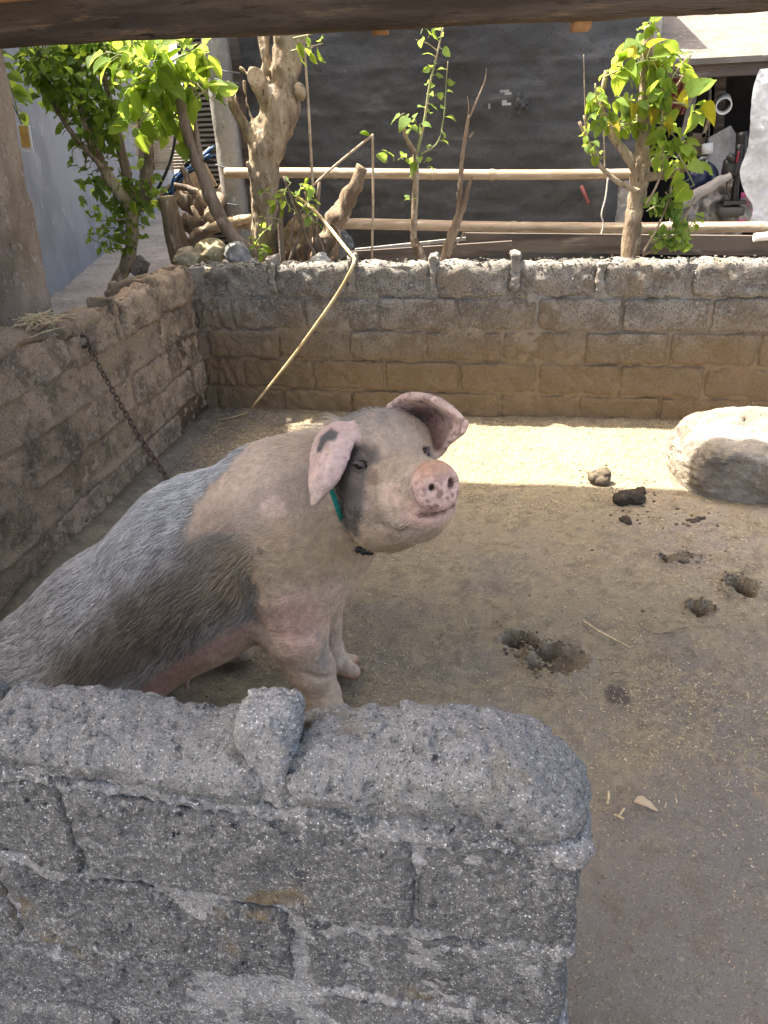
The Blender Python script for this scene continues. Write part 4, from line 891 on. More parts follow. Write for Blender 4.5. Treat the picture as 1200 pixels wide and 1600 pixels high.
# ---- young tree on the right
Y8 = 4.12
t8 = thing('young_tree', 'young tree with a tan trunk and large yellow-green leaves before the shed opening', 'tree', P(985, 410, y=Y8)); pet = []
part('trunk', tube(PP([(983, 425), (986, 385), (993, 320), (1000, 285), (1004, 230), (1007, 170), (1012, 95), (1014, 40)], Y8), np.array([13, 12, 11, 12, 9.5, 8.5, 7, 5]) / 258, 11, 60, rough=.2, seed=4), M['bark_pale'], t8)
bs = [([(996, 268), (978, 240), (955, 208), (940, 165), (948, 110)], .026, .4), ([(1000, 300), (970, 287), (940, 262), (918, 222), (905, 190)], .014, .5), ([(1003, 275), (1030, 275), (1055, 270), (1073, 262)], .022, .75), ([(1005, 260), (1035, 250), (1065, 230), (1080, 215)], .010, .4), ([(1010, 320), (1030, 280), (1034, 190), (1036, 95)], .006, .5), ([(1005, 395), (1030, 350), (1045, 310), (1050, 285)], .006, .6), ([(1004, 400), (1055, 370), (1075, 330), (1088, 305)], .006, .5), ([(1006, 200), (1030, 160), (1060, 130), (1080, 85)], .007, .4), ([(918, 222), (914, 160), (912, 85)], .004, .5), ([(945, 262), (944, 220), (942, 180)], .004, .5)]
for i, (pa, r, k) in enumerate(bs): part('branch', tube(PP(pa, Y8 + (0, -.08, -.03, -.08, -.12, -.1, -.05, .05, -.08, -.05)[i]), np.linspace(r, r * k, len(pa)), 8, 26, rough=.2, seed=i), M['bark_pale'], t8)
my = LM['light', 'heart'] + LM['light', 'ovate'] + LM['fresh', 'heart']; my2 = my + LM['yellow', 'heart'][:1]; mdk = LM['dark', 'heart'] + LM['fresh', 'heart']
for pa, n, ms, sz, yy in (([(945, 120), (980, 105), (1010, 95), (1050, 100)], 24, my2, (.11, .19), -.1), ([(1014, 60), (1010, 40), (1030, 45)], 8, my, (.08, .13), 0), ([(930, 130), (935, 170), (950, 200)], 22, my2, (.07, .12), -.1), ([(960, 150), (1000, 160), (1040, 150)], 32, my2, (.07, .14), -.12), ([(1036, 110), (1035, 180), (1032, 250)], 26, my2, (.06, .11), -.12), ([(912, 180), (920, 220), (940, 250)], 8, my, (.05, .085), -.1), ([(950, 200), (990, 195), (1040, 200)], 32, my + LM['dark', 'heart'], (.06, .11), .0), ([(1040, 200), (1065, 225), (1082, 250)], 14, my, (.07, .13), -.1), ([(1045, 130), (1065, 100), (1078, 85)], 6, my, (.13, .2), -.05), ([(1050, 160), (1075, 165), (1095, 185)], 6, my2, (.12, .22), -.15), ([(1060, 240), (1075, 270), (1085, 290)], 4, my, (.13, .19), -.15), ([(1020, 240), (1040, 250), (1050, 265)], 14, my + mdk, (.06, .10), .05),
                          ([(1010, 330), (1030, 320), (1060, 320)], 22, mdk, (.06, .11), -.08), ([(1015, 380), (1040, 370), (1075, 385)], 34, mdk, (.055, .10), -.05), ([(1040, 300), (1060, 330), (1070, 350)], 14, mdk, (.06, .11), -.08), ([(1050, 370), (1080, 350), (1090, 330)], 10, mdk + my, (.05, .09), -.08)):
    q = PP(pa, Y8 + yy); part('shoot', tube(q, [.004, .003, .002] + [.002] * (len(q) - 3), 5, 12), M['greenstem'], t8); pet += twig_leaves(t8, q, int(n * 1.7), ms, (sz[0] * .72, sz[1] * .82), 1.05, .35)
part('petioles', join(pet), M['greenstem'], t8, kind='stuff'); flush_mass(t8)
# ---- vine by the post, weed at the wall foot
t9 = thing('vine', 'small vine with bright leaves hanging beside the cement post', 'vine', P(20, 160, y=3.1))
q = PP([(-25, 70), (5, 110), (18, 140), (30, 185)], 3.1); part('stem', tube(q, .003, 5, 14), M['greenstem'], t9)
part('petioles', join(twig_leaves(t9, q, 15, ml, (.07, .115), .6)), M['greenstem'], t9, kind='stuff')
t10 = thing('weed', 'leafy weed growing at the foot of the cement post', 'plant', P(-5, 500, y=3.1)); pet = []
for pa in ([(-10, 560), (5, 500), (12, 455)], [(-15, 560), (-10, 480), (-4, 440)], [(0, 560), (18, 520), (24, 500)]):
    q = PP(pa, 3.1); part('stem', tube(q, .003, 5, 14), M['greenstem'], t10); pet += twig_leaves(t10, q, 10, md, (.05, .09), .8)
part('petioles', join(pet), M['greenstem'], t10, kind='stuff')
# ================================================================== netting, poles and shed behind the pen
M['net'] = pmat('black_netting', (.070, .073, .077), [((.050, .049, .048), 1.2, .36, .64, 5), ((.105, .107, .110), 3, .54, .78, 5), ((.035, .035, .035), 70, .56, .70, 3), ((.12, .118, .115), 150, .60, .72, 2)], .75, [(30, .003), (240, .0015)], scale=(1, 1, 2.2), spec=.1)
M['bamboo'] = pmat('bamboo', (.37, .285, .20), [((.25, .18, .115), 5, .44, .66, 6), ((.50, .43, .32), 9, .52, .70, 5), ((.20, .14, .08), 22, .62, .74, 4)], .45, [(40, .001)], scale=(.6, 4, 4), spec=.4)
M['bamboonode'] = pmat('bamboo_node', (.27, .19, .10), [((.40, .31, .19), 30, .45, .65)], .6)
M['greywood'] = pmat('grey_timber', (.105, .085, .07), [((.05, .04, .034), 3, .42, .62, 6), ((.19, .16, .135), 8, .56, .72, 6)], .9, [(9, .006), (40, .003)], scale=(.5, 4, 4))
M['concrete'] = pmat('old_concrete', (.30, .285, .265), [((.20, .19, .175), 4, .42, .62), ((.40, .385, .36), 30, .54, .7), ((.13, .125, .12), 70, .6, .72)], .95, [(40, .004)])
M['bluegrey'] = pmat('blue_grey_render', (.165, .17, .178), [((.12, .124, .13), 1.2, .42, .62), ((.205, .21, .217), 5, .54, .72), ((.15, .155, .17), 14, .6, .75)], .9, [(20, .003), (90, .001)])
M['dark'] = pmat('dark_boarding', (.022, .02, .018), [((.04, .035, .03), 3, .45, .65)], .9)  # near black; puts interior shade into shed walls and screen backing, also colours cords
def thg(name, label, cat, ref, group=None): return thing(name, label, cat, ref, group)
# shade netting with folds, sagging between its ties, and torn gaps
YN = 5.02
def netz(S, Z):
    p = np.stack([S, 0 * S, Z], 1); d = .030 * fbm(p * [1, 1, .6], 1.5, 3, 151) + .013 * fbm(p * [1, 1, 2.4], 5, 3, 152) + .004 * fbm(p, 26, 3, 153)
    w = sstep(1.18, .95, Z) * sstep(.35, .75, S); d = d + w * .045 * np.sin((S - .6) * 26 + 3 * (1.15 - Z) + 2 * fbm(p, 2, 2, 154)) * sstep(1.35, 1.05, S)
    for zz, ph in ((1.55, 0), (1.72, 2), (1.36, 4)): d = d + .006 * np.exp(-((Z - zz - .03 * np.sin(S * 1.6 + ph)) / .018) ** 2)
    return d
xa, xb = P(372, 200, y=YN)[0], P(1000, 200, y=YN)[0]
S, Z, d, F = mortar_sheet(xa, xb, .42, 2.35, netz, .0135, 0, 0)
V = np.stack([S, YN - .04 * (S - xa) - d, Z], 1); cx, cy, _ = proj(V[F].mean(1)); hole = np.zeros(len(F), bool)
for (hx, hy, a, b) in ((791, 145, 7.5, 3.2), (791, 161, 7.5, 5.2), (765, 163, 2.6, 6)):
    hole |= ((np.abs(cx - hx) + 3.5 * fbm(V[F].mean(1), 38, 2, 7)) < a) & ((np.abs(cy - hy) + 2.5 * fbm(V[F].mean(1), 45, 2, 8)) < b)
nt_ = thg('shade_net', 'large sheet of dusty black shade netting hung behind the bamboo rails', 'netting', (0, YN, .4)); part('net_sheet', (V, F[~hole]), M['net'], nt_)
c = P(822, 155, y=4.93); part('patch', blob(c, (.055, .02, .09), h=.012, amp=.25, seed=3), M['net'], nt_)
part('red_mark', slab(P(908, 290, y=4.905), P(920, 318, y=4.90), [1, 0, .3], .018, .003), pmat('faded_red', (.25, .08, .08)), nt_)
pl = thg('plastic_panel', 'pale translucent plastic sheet hanging behind the torn gaps of the netting', 'sheet', (0.6, 5.35, 1.2))  # added pale sheet, stands in for the brightness seen through the tears
part('panel', box(P(788, 128, y=5.3), (.30, .01, .6)), pmat('pale_backdrop', (.42, .44, .46), rough=.5, trans=((.5, .53, .56), .5)), pl)
def pole(name, label, a, b, r, nodes, seed):
    t = thg(name, label, 'bamboo pole', (np.asarray(a) + b) / 2, 'bamboo rails behind the pen'); L = np.linalg.norm(np.asarray(b) - a); u = np.linspace(0, 1, 160); rr = np.full(160, r)
    for n in nodes: rr += .0045 * np.exp(-((u - n) * L / .010) ** 2) - .002 * np.exp(-((u - n - .012) * L / .012) ** 2)
    pts = np.asarray(a) + u[:, None] * (np.asarray(b) - a); pts[:, 2] += .006 * np.sin(u * 5 + seed); pts[:, 1] += .006 * np.sin(u * 7 + seed)
    part('culm', tube(pts, rr * (1 - .12 * u), 14, sm=False), M['bamboo'], t)
    for n in nodes:
        i = int(n * 159); part('node', tube([pts[i] - (pts[i + 1] - pts[i]) * .16, pts[i] + (pts[i + 1] - pts[i]) * .10], (rr[i] + .0012) * (1 - .12 * n), 14, sm=False), M['bamboonode'], t)
    return t
pole('bamboo_pole', 'upper bamboo rail crossing in front of the black netting', P(352, 272, y=4.70), P(1002, 271, y=4.66), .031, (.07, .28, .52, .66, .92), 1)
pole('bamboo_pole', 'lower bamboo rail running above the long grey planks', P(526, 351, y=4.70), P(1225, 356, y=4.60), .032, (.18, .42, .68, .76, .95), 2)
def board(name, label, a, b, w, t, m, cat='plank', ns=1, up=(0, 0, 1)):
    o = thg(name, label, cat, (np.asarray(a) + b) / 2); part('board', slab(a, b, up, w, t, ns), m, o, smooth=False); return o
board('plank', 'long grey weathered plank lying level above the back wall', P(722, 378, y=4.55), P(1215, 384, y=4.50), .105, .04, M['greywood'])
board('plank', 'short grey plank tilted down towards the rotten log', P(548, 402, y=4.48), P(800, 386, y=4.48), .07, .035, M['greywood'])
board('plank', 'thin pale batten lying along the top of the tilted plank', P(555, 391, y=4.52), P(728, 373, y=4.52), .018, .03, M['concrete'])
# concrete posts
cp = thg('concrete_post', 'grey concrete post with wire ties left of the pollard tree', 'post', P(372, 345, y=4.86))
V, F = rbox((.135, .12, 2.2), .05, .08, .004, 8, 2); c = P(351, 180, y=4.88); part('shaft', (V + [c[0] + .0, 4.88, 1.35], F), M['concrete'], cp)
for (py) in (112, 128, 262, 318): q = P(355, py, y=4.80); part('wire_tie', tube([q + [-.075, .0, .02], q + [0, -.008, 0], q + [.075, 0, -.012]], .004, 5), pmat('tie_wire', (.12, .13, .15), rough=.5), cp)
cp2 = thg('concrete_column', 'grey concrete column behind the young tree at the edge of the netting', 'post', P(988, 345, y=4.95))
V, F = rbox((.15, .12, 2.3), .05, .08, .004, 8, 5); c = P(988, 180, y=4.98); part('shaft', (V + [c[0] + .03, 5.0, 1.4], F), M['concrete'], cp2)
dp = thg('timber_post', 'thin dark timber post between the concrete post and the netting', 'post', P(374, 170, y=5.0)); part('shaft', box((P(372, 120, y=5.0)[0], 5.0, 1.55), (.055, .05, 1.6)), M['greywood'], dp, smooth=False)
# slatted screen
sc_ = thg('slatted_screen', 'dark screen of thin horizontal slats beside the concrete post', 'screen', P(325, 300, y=5.1)); sm_ = mesh('slat', *slab((-.13, 0, 0), (.13, 0, 0), (0, .5, 1), .016, .006), pmat('slat_grey', (.16, .15, .14), [((.06, .055, .05), 6, .45, .65)], .8), False)
for k in range(44): z = .78 + k * .030; q = P(330, 200, y=5.12); inst('slat', sm_, sc_, (q[0] - .02 + .002 * math.sin(k), 5.12, z), (random.uniform(-.1, .1), random.uniform(-.02, .02), 0))
for dx in (-.12, .10): part('upright', box((P(330, 200, y=5.14)[0] + dx, 5.14, 1.43), (.025, .02, 1.36)), M['dark'], sc_, smooth=False)
part('backing', box((P(330, 200, y=5.2)[0] + .03, 5.24, 1.43), (.40, .015, 1.4)), M['dark'], sc_, smooth=False)
# blue-grey house on the left
A, B = P(98, 424, z=.33), P(150, 387, z=.33); dv = _unit((B - A) * [1, 1, 0]); nv = np.array([dv[1], -dv[0], 0]); nv = nv if nv[1] < 0 else -nv
hs = thg('plastered_house', 'blue-grey plastered house wall with a shallow buttress beyond the left side', 'house', A)
a0 = A - dv * 6; b0_ = P(262, 380, z=.33); b1_ = A + dv * 11
V, F = slab(np.r_[a0[:2], 2.1] - np.r_[nv[:2], 0] * .1, np.r_[b1_[:2], 2.1] - np.r_[nv[:2], 0] * .1, (0, 0, 1), 3.9, .2); part('wall', (V, F), M['bluegrey'], hs, smooth=False)
q = P(72, 426, z=.33); V, F = slab(np.r_[(q - dv * .35)[:2], 1.6], np.r_[(q + dv * .18)[:2], 1.6], (0, 0, 1), 2.8, .16); part('buttress', (V, F), M['bluegrey'], hs, smooth=False)
q = P(38, 216, y=5.3); no = thg('notice', 'small yellow notice with a white edge hanging askew beside the cement post', 'sign', q)
ux = _unit([.95, .1, -.15]); part('board', slab(q - [0, 0, .085], q + [.02, 0, .085], ux, .085, .006), pmat('white_edge', (.7, .68, .62)), no, smooth=False)
q2 = q + [0.002, -.007, .008]; part('face', slab(q2 - [0, 0, .065], q2 + [.016, 0, .070], ux, .062, .006), pmat('yellow_paint', (.55, .33, .07), [((.42, .24, .06), 20, .45, .65)], .6), no, smooth=False)
part('hanger', tube([q + [.01, 0, .08], q + [-.06, .0, .35], q + [-.22, .02, .75]], .004, 5), M['dark'], no)
# pale bamboo blind and brown post behind the leafy tree
bl = thg('bamboo_blind', 'pale split-bamboo blind behind the leafy tree', 'blind', P(250, 250, y=6.2)); c = P(255, 212, y=6.2)
bsm = mesh('strip', *slab((-.26, 0, 0), (.26, 0, 0), (0, 0, 1), .020, .006), pmat('bamboo_strip', (.52, .44, .30), [((.36, .29, .18), 8, .45, .65)], .7, rnd=(.75, 1.2)), False)
for k in range(20): inst('strip', bsm, bl, (c[0] + .01 * math.sin(k * 2.1), 6.2, c[2] - .24 + k * .0225))
for dx in (-.12, .14): part('cord', tube([(c[0] + dx, 6.19, c[2] - .25), (c[0] + dx, 6.19, c[2] + .22)], .004, 5), M['dark'], bl)
bp = thg('wooden_post', 'brown round wooden post between the leafy tree and the bamboo blind', 'post', P(232, 300, y=5.6)); part('shaft', tube(PP([(228, 330), (228, 260), (226, 195), (222, 120)], 5.6), [.05, .05, .047, .045], 10, 30, rough=.15), M['bark_brown'], bp)
# dark cable bundle and hose
cb = thg('cable_bundle', 'tangle of black and blue cables draped over the firewood', 'cables', P(300, 280, y=4.95)); mk_, mb_, mw_ = pmat('black_cable', (.02, .02, .022), rough=.45), pmat('blue_cable', (.03, .09, .22), rough=.45), pmat('grey_cable', (.45, .47, .5), rough=.45)
for k in range(13):
    j = lambda s: random.uniform(-s, s); part('cable', tube(PP([(262 + j(10), 320 + j(14)), (278 + j(6), 283 + j(8)), (302 + j(8), 258 + j(9)), (328 + j(8), 240 + j(12))], 4.9 + j(.05)), .007, 6, 18), (mk_, mb_, mk_, mb_, mw_, mk_)[k % 6], cb)
hz = thg('hose', 'black hose curving down behind the leafy tree', 'hose', P(250, 290, y=4.7)); part('hose', tube(PP([(276, 200), (268, 245), (252, 285), (228, 318), (205, 335)], 4.7), .010, 7, 30), mk_, hz)
# firewood
def log(label, pa, y, r, m='bark_dead', end=True, rough=.3, seed=1, name='firewood_log'):
    t = thg(name, label, 'log', P(*pa[0], y=y), 'firewood heap'); q = PP(pa, y); part('bark', tube(q, r, 12, 18, rough=rough, seed=seed), M[m], t)
    if end:
        for (i, j) in ((0, 1), (-1, -2)):
            nn = _unit(q[i] - q[j]); rr = np.atleast_1d(r)[i if len(np.atleast_1d(r)) > 1 else 0] * .9; part('sawn_end', tube([q[i] - nn * .004, q[i] + nn * .006, q[i] + nn * .009], [rr, rr, rr * .4], 12, sm=False), M['cutwood'], t)
    return t
log('upright grey log with a cracked side standing at the left of the firewood heap', [(284, 410), (272, 360), (260, 308)], 4.55, [.064, .062, .050], rough=.12, seed=4)
log('round log lying end-on in the middle of the firewood heap', [(352, 296, 5.0), (329, 337, 4.55)], 4.8, [.042, .042], rough=.1)
log('knotty rotten log chunk on top of the firewood heap', [(285, 306), (305, 318), (325, 310)], 4.75, [.06, .085, .05], rough=.6, end=False, seed=7)
log('pale split branch with a pointed tip across the firewood heap', [(317, 358), (345, 352), (392, 340)], 4.45, [.006, .032, .022], 'cutwood', False, .2)
log('dark log at the bottom of the firewood heap', [(292, 384), (315, 366), (338, 352)], 4.6, [.04, .044, .04], 'bark_brown', True, .3)
log('dark log tucked behind the upright grey log', [(286, 345), (305, 352), (330, 348)], 4.95, [.06, .07, .06], 'bark_brown', True, .3)
log('short brown stick poking up from the firewood heap', [(298, 296), (290, 272), (284, 262)], 4.7, [.022, .019, .017], 'bark_brown', True, .2)
log('brown stick lying sideways on the firewood heap', [(274, 290), (292, 294), (308, 299)], 4.65, [.018, .02, .018], 'bark_brown', True, .2)
log('torn bamboo root beside the pale split branch', [(392, 352), (372, 352), (356, 372)], 4.5, [.03, .028, .016], 'bamboo', False, .4)
log('small broken peg under the knotty log', [(300, 322), (306, 334), (310, 342)], 4.55, [.012, .016, .014], 'cutwood', False, .3)
board('plank', 'broad pale board leaning on the firewood heap under the cables', P(256, 316, y=5.0), P(330, 272, y=5.0), .15, .02, M['cutwood'])
for k, (px, py, rx, ry, col, lab) in enumerate(((337, 391, 31, 22, (.46, .38, .22), 'large yellowish rock on the wall end below the firewood'), (292, 404, 26, 14, (.42, .36, .24), 'flat yellowish rock at the corner of the pen walls'), (373, 400, 24, 20, (.34, .33, .31), 'grey rock at the foot of the pale leaf sapling'),
                                                (470, 378, 34, 42, (.21, .155, .10), 'brown earthy stump behind the shrub stems'), (531, 382, 24, 24, (.17, .175, .18), 'dark grey stone beside the rotten log'), (502, 408, 17, 12, (.37, .36, .34), 'small pale stone in front of the rotten log'), (395, 412, 14, 10, (.30, .28, .25), 'small grey stone against the pollard trunk'), (216, 415, 18, 16, (.23, .2, .17), 'brown stone at the foot of the leafy tree'))):
    yy = (4.05, 4.0, 4.0, 4.3, 4.22, 3.98, 3.96, 4.3)[k]; c = P(px, py, y=yy); s = F_ = CF / proj(c)[2]; m = pmat('rock', col, [(tuple(v * .55 for v in col), 9, .42, .62), (tuple(min(.8, v * 1.4) for v in col), 30, .54, .7)], .95, [(30, .01), (110, .004)])
    o = bpy.data.objects.new('rock', mesh('rock', *[(v[0] - c, v[1]) for v in [blob(c, (rx / s, .8 * rx / s, ry / s), seed=20 + k, amp=.20)]][0], m)); o.location = c; link(o); tag(o, lab, 'rock' if k != 3 else 'stump', 'rocks along the pen walls')
    if k == 3: o.name = 'earthy_stump'
for pa, lab in (([(168, 462), (190, 446), (232, 434)], 'pale bamboo offcut lying at the foot of the leafy tree'), ([(175, 440), (178, 452), (170, 475)], 'pale bamboo stub standing at the foot of the leafy tree')):
    t = thg('bamboo_offcut', lab, 'bamboo', P(*pa[0], y=4.05)); part('culm', tube(PP(pa, 4.0), .026, 10, 10), M['bamboo'], t)
# rubble along the house foot
gs = []
for k in range(420):
    px, py = random.uniform(85, 215), 0; u = random.random(); p = A + dv * random.uniform(-1.2, 3.0) + nv * random.random() ** 1.6 * 2.4; s = random.uniform(.012, .05) * (1.2 - .4 * u)
    V, F = rbox((s * random.uniform(1, 1.6), s, s * .7), s / 2, .35, s * .2, 20, k % 13); p[2] = YARD + .01; gs.append((V + p, F))
part('rubble', join(gs), M['path'], None, smooth=False, kind='stuff')
# ---- the shed on the right
sh = thg('shed', 'dark open shed with a fibre-cement eave behind the young tree', 'shed', P(1100, 345, y=5.2))
X0, X1 = P(1010, 250, y=5.1)[0], 2.6
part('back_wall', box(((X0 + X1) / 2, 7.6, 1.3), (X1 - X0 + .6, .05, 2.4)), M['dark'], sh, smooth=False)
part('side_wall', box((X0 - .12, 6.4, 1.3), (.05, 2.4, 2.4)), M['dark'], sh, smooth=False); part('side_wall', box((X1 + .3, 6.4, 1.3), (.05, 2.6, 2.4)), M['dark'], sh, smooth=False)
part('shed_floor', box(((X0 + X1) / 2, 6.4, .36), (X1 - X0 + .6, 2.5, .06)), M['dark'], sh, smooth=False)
e = [P(994, 106, y=5.02), P(1260, 92, y=4.98), P(1240, -30, y=6.2), P(1000, -20, y=6.2)]; e2 = np.array(e + [v + [0, 0, .03] for v in e])
m_fc = pmat('fibre_cement', (.145, .13, .115), [((.11, .098, .085), 6, .42, .62), ((.42, .38, .33), 26, .63, .70, 3)], .9, [(40, .003)], scale=(1, 2.2, 2.2))
part('eave_sheet', (e2, [(0, 1, 2, 3), (7, 6, 5, 4), (0, 4, 5, 1), (1, 5, 6, 2), (2, 6, 7, 3), (3, 7, 4, 0)]), m_fc, sh, smooth=False)
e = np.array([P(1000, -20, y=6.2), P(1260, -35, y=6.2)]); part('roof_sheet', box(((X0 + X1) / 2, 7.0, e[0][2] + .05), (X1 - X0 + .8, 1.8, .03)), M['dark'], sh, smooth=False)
part('eave_beam', slab(P(1022, 112, y=5.08), P(1260, 102, y=5.04), (0, 0, 1), .075, .06), M['greywood'], sh, smooth=False)
part('upright', slab(P(1122, 112, y=5.5), P(1112, 330, y=5.5), (1, 0, 0), .085, .07), M['greywood'], sh, smooth=False)
part('upright', slab(P(1112, 112, y=5.48), P(1108, 300, y=5.48), (1, 0, 0), .03, .03), M['concrete'], sh, smooth=False)
V = []; n = 40; a0, a1 = P(1040, 116, y=6.0), P(1100, 116, y=6.0)
for i in range(n + 1): q = a0 + (a1 - a0) * i / n + [0, .02 * math.sin(i * 1.35), 0]; V += [q, q + [-.06, 0, -.24]]
o = thg('corrugated_scrap', 'faded red corrugated sheet inside the shed', 'sheet', a0); part('sheet', (np.array(V), [(2 * i, 2 * i + 1, 2 * i + 3, 2 * i + 2) for i in range(n)]), pmat('faded_red_sheet', (.50, .22, .18), [((.38, .17, .14), 8, .45, .65)], .7), o)
for a, b, w, m, lab in (((1086, 130), (1062, 250), .05, 'concrete', 'slanting pale slat leaning inside the shed'), ((1078, 205), (1048, 300), .04, 'greywood', 'slanting grey slat leaning inside the shed'), ((1092, 208), (1084, 244), .10, 'bark_dead', 'short wide board leaning beside the white cup'), ((1112, 170), (1098, 215), .02, 'cutwood', 'thin pale stick leaning inside the shed'), ((1104, 120), (1075, 150), .03, 'concrete', 'pale batten under the red corrugated sheet')):
    board('scrap_board', lab, P(*a, y=5.45), P(*b, y=5.45), w, .02, M[m], 'board', up=(1, 0, 0))
c = np.array([P(1109, 214, y=5.3), P(1142, 196, y=5.45), P(1158, 223, y=5.4), P(1134, 282, y=5.3), P(1104, 272, y=5.25)]); nn = _unit(np.cross(c[1] - c[0], c[3] - c[0])) * .015
o = thg('leaning_board', 'angled grey board leaning in the shed opening', 'board', c.mean(0)); part('panel', (np.concatenate([c, c + nn]), [(0, 1, 2, 3, 4), (9, 8, 7, 6, 5)] + [(i, i + 5, (i + 1) % 5 + 5, (i + 1) % 5) for i in range(5)]), M['concrete'], o, smooth=False)
def pipe(a, b, r, m, parent, name='pipe', k=20):
    a, b = np.asarray(a, float), np.asarray(b, float); d = _unit(b - a); V1, F1 = tube([a, b, b, a, a], [r, r, r * .86, r * .86, r], k, sm=False, caps=False); u = _unit(np.cross(d, [0.1, 0, 1])); w = np.cross(d, u); an = np.arange(k) * 2 * math.pi / k; ring = np.cos(an)[:, None] * u + np.sin(an)[:, None] * w
    V = np.concatenate([a + ring * r, b + ring * r, b + ring * r * .85, a + ring * r * .85]); F = [(s * k + i, s * k + (i + 1) % k, ((s + 1) % 4) * k + (i + 1) % k, ((s + 1) % 4) * k + i) for s in range(4) for i in range(k)]
    return part(name, (V, F), m, parent)
mwh = pmat('white_plastic', (.72, .72, .70), [((.55, .54, .5), 12, .5, .7)], .45)
o = thg('pvc_pipe', 'short white plastic pipe with its open end facing the pen', 'pipe', P(1131, 165, y=5.2)); pipe(P(1131, 166, y=5.14), P(1130, 158, y=5.40), .046, mwh, o)
o = thg('white_cup', 'small white plastic cup beside the grey board', 'cup', P(1104, 240, y=5.3)); pipe(P(1105, 240, y=5.25), P(1105, 224, y=5.25), .033, mwh, o, 'cup_wall'); part('base', tube([P(1105, 240, y=5.25), P(1105, 239, y=5.25)], .033, 16, sm=False), mwh, o)
o = thg('blue_jar', 'round navy blue jar with a metal neck under the white cup', 'jar', P(1093, 300, y=5.2)); c = P(1093, 282, y=5.25); r = .115
an = np.linspace(-1.3, 1.25, 14); V, F = tube(c + np.stack([0 * an, 0 * an, r * np.sin(an)], 1), r * np.cos(an), 22, sm=False); part('body', (V, F), pmat('navy_glaze', (.012, .016, .05), rough=.25, spec=.5), o)
pipe(P(1098, 258, y=5.22), P(1098, 249, y=5.20), .030, pmat('dull_metal', (.4, .4, .38), rough=.4, metal=.8), o, 'neck')
def sheet(poly_top, poly_bot, y0, n, m, amp, name, parent, seed, sc=6):
    a, b = smoothline(PP(poly_top, y0), n), smoothline(PP(poly_bot, y0), n); t = np.linspace(0, 1, n)[:, None, None]; G = a[None] * (1 - t) + b[None] * t; V = G.reshape(-1, 3); V[:, 1] += amp * fbm(V * [1, 0, .45], sc, 4, seed) + amp * .5 * fbm(V, sc * 4, 3, seed + 4)
    ii = np.arange(n * n).reshape(n, n); return part(name, (V, np.stack([ii[:-1, :-1].ravel(), ii[1:, :-1].ravel(), ii[1:, 1:].ravel(), ii[:-1, 1:].ravel()], 1)), m, parent)
m_tp = pmat('grey_tarp', (.27, .255, .24), [((.18, .17, .16), 5, .42, .62)], .6, [(40, .004)])
o = thg('grey_tarp', 'crumpled grey tarpaulin heaped in the shed opening', 'tarpaulin', P(1110, 345, y=5.0)); sheet([(1052, 322), (1085, 305), (1120, 283), (1150, 272)], [(1040, 372), (1080, 372), (1120, 374), (1160, 374)], 5.0, 40, m_tp, .10, 'tarp_sheet', o, 161, 7)
part('fold', tube(PP([(1050, 330), (1085, 306), (1115, 288), (1142, 274)], 4.93), [.03, .035, .03, .02], 10, 24, rough=.3), m_tp, o)
o = thg('white_sack', 'hanging crumpled white plastic sacking at the right edge of the shed', 'sacking', P(1190, 345, y=4.85))
sheet([(1188, 108), (1180, 126), (1174, 170), (1168, 236), (1157, 268), (1165, 300), (1178, 328), (1172, 350)], [(1290, 100), (1290, 130), (1290, 170), (1290, 236), (1290, 268), (1290, 300), (1290, 328), (1290, 350)], 4.88, 70, pmat('white_sacking', (.66, .68, .70), [((.50, .52, .54), 6, .45, .65), ((.35, .36, .37), 26, .63, .72)], .6, [(14, .014), (45, .008), (140, .002)], trans=(None, .25)), .035, 'sacking', o, 171, 3.2)
o = thg('patterned_cloth', 'grey green cloth with a pink printed patch under the white sacking', 'cloth', P(1166, 345, y=4.97)); sheet([(1158, 300), (1172, 302), (1190, 306)], [(1154, 352), (1172, 354), (1190, 352)], 4.96, 24, pmat('cloth_print', (.27, .30, .28), [((.50, .10, .30), 9, .52, .60, 3), ((.45, .45, .42), 40, .56, .7)], .8), .03, 'cloth', o, 181)
m_bk = pmat('black_paint', (.014, .014, .015), rough=.4, spec=.5)
o = thg('black_machine', 'black upright machine with a box head and foot plate in the shed opening', 'machine', P(1148, 345, y=5.0))
V, F = rbox((.085, .07, .10), .03, .15, .002, 9, 1); part('head_box', (V + P(1141, 262, y=5.0), F), m_bk, o); part('lamp', blob(P(1143, 247, y=4.97), (.032, .03, .03), h=.008, amp=.02), m_bk, o)
part('column', tube(PP([(1156, 225), (1151, 270), (1147, 322)], 5.02), .022, 8), m_bk, o); part('arm', tube(PP([(1160, 206), (1158, 240), (1152, 285)], 5.06), .036, 8), m_bk, o); part('red_strip', tube(PP([(1155, 236), (1151, 254)], 4.96), .008, 6), pmat('dark_red', (.18, .02, .03), rough=.4), o)
V, F = rbox((.16, .12, .06), .03, .4, .003, 9, 3); part('foot_plate', (V + P(1140, 330, y=4.98), F), pmat('worn_rubber', (.06, .055, .05), rough=.7), o); part('bracket', box(P(1146, 316, y=4.97), (.13, .08, .02)), m_bk, o, smooth=False); part('cable', tube(PP([(1137, 272), (1136, 300), (1142, 314)], 4.95), .005, 5), m_bk, o)
o = thg('white_pipe', 'white plastic pipe end lying on the grey plank at the right edge', 'pipe', P(1195, 368, y=4.42)); pipe(P(1178, 371, y=4.44), P(1230, 366, y=4.44), .022, mwh, o)
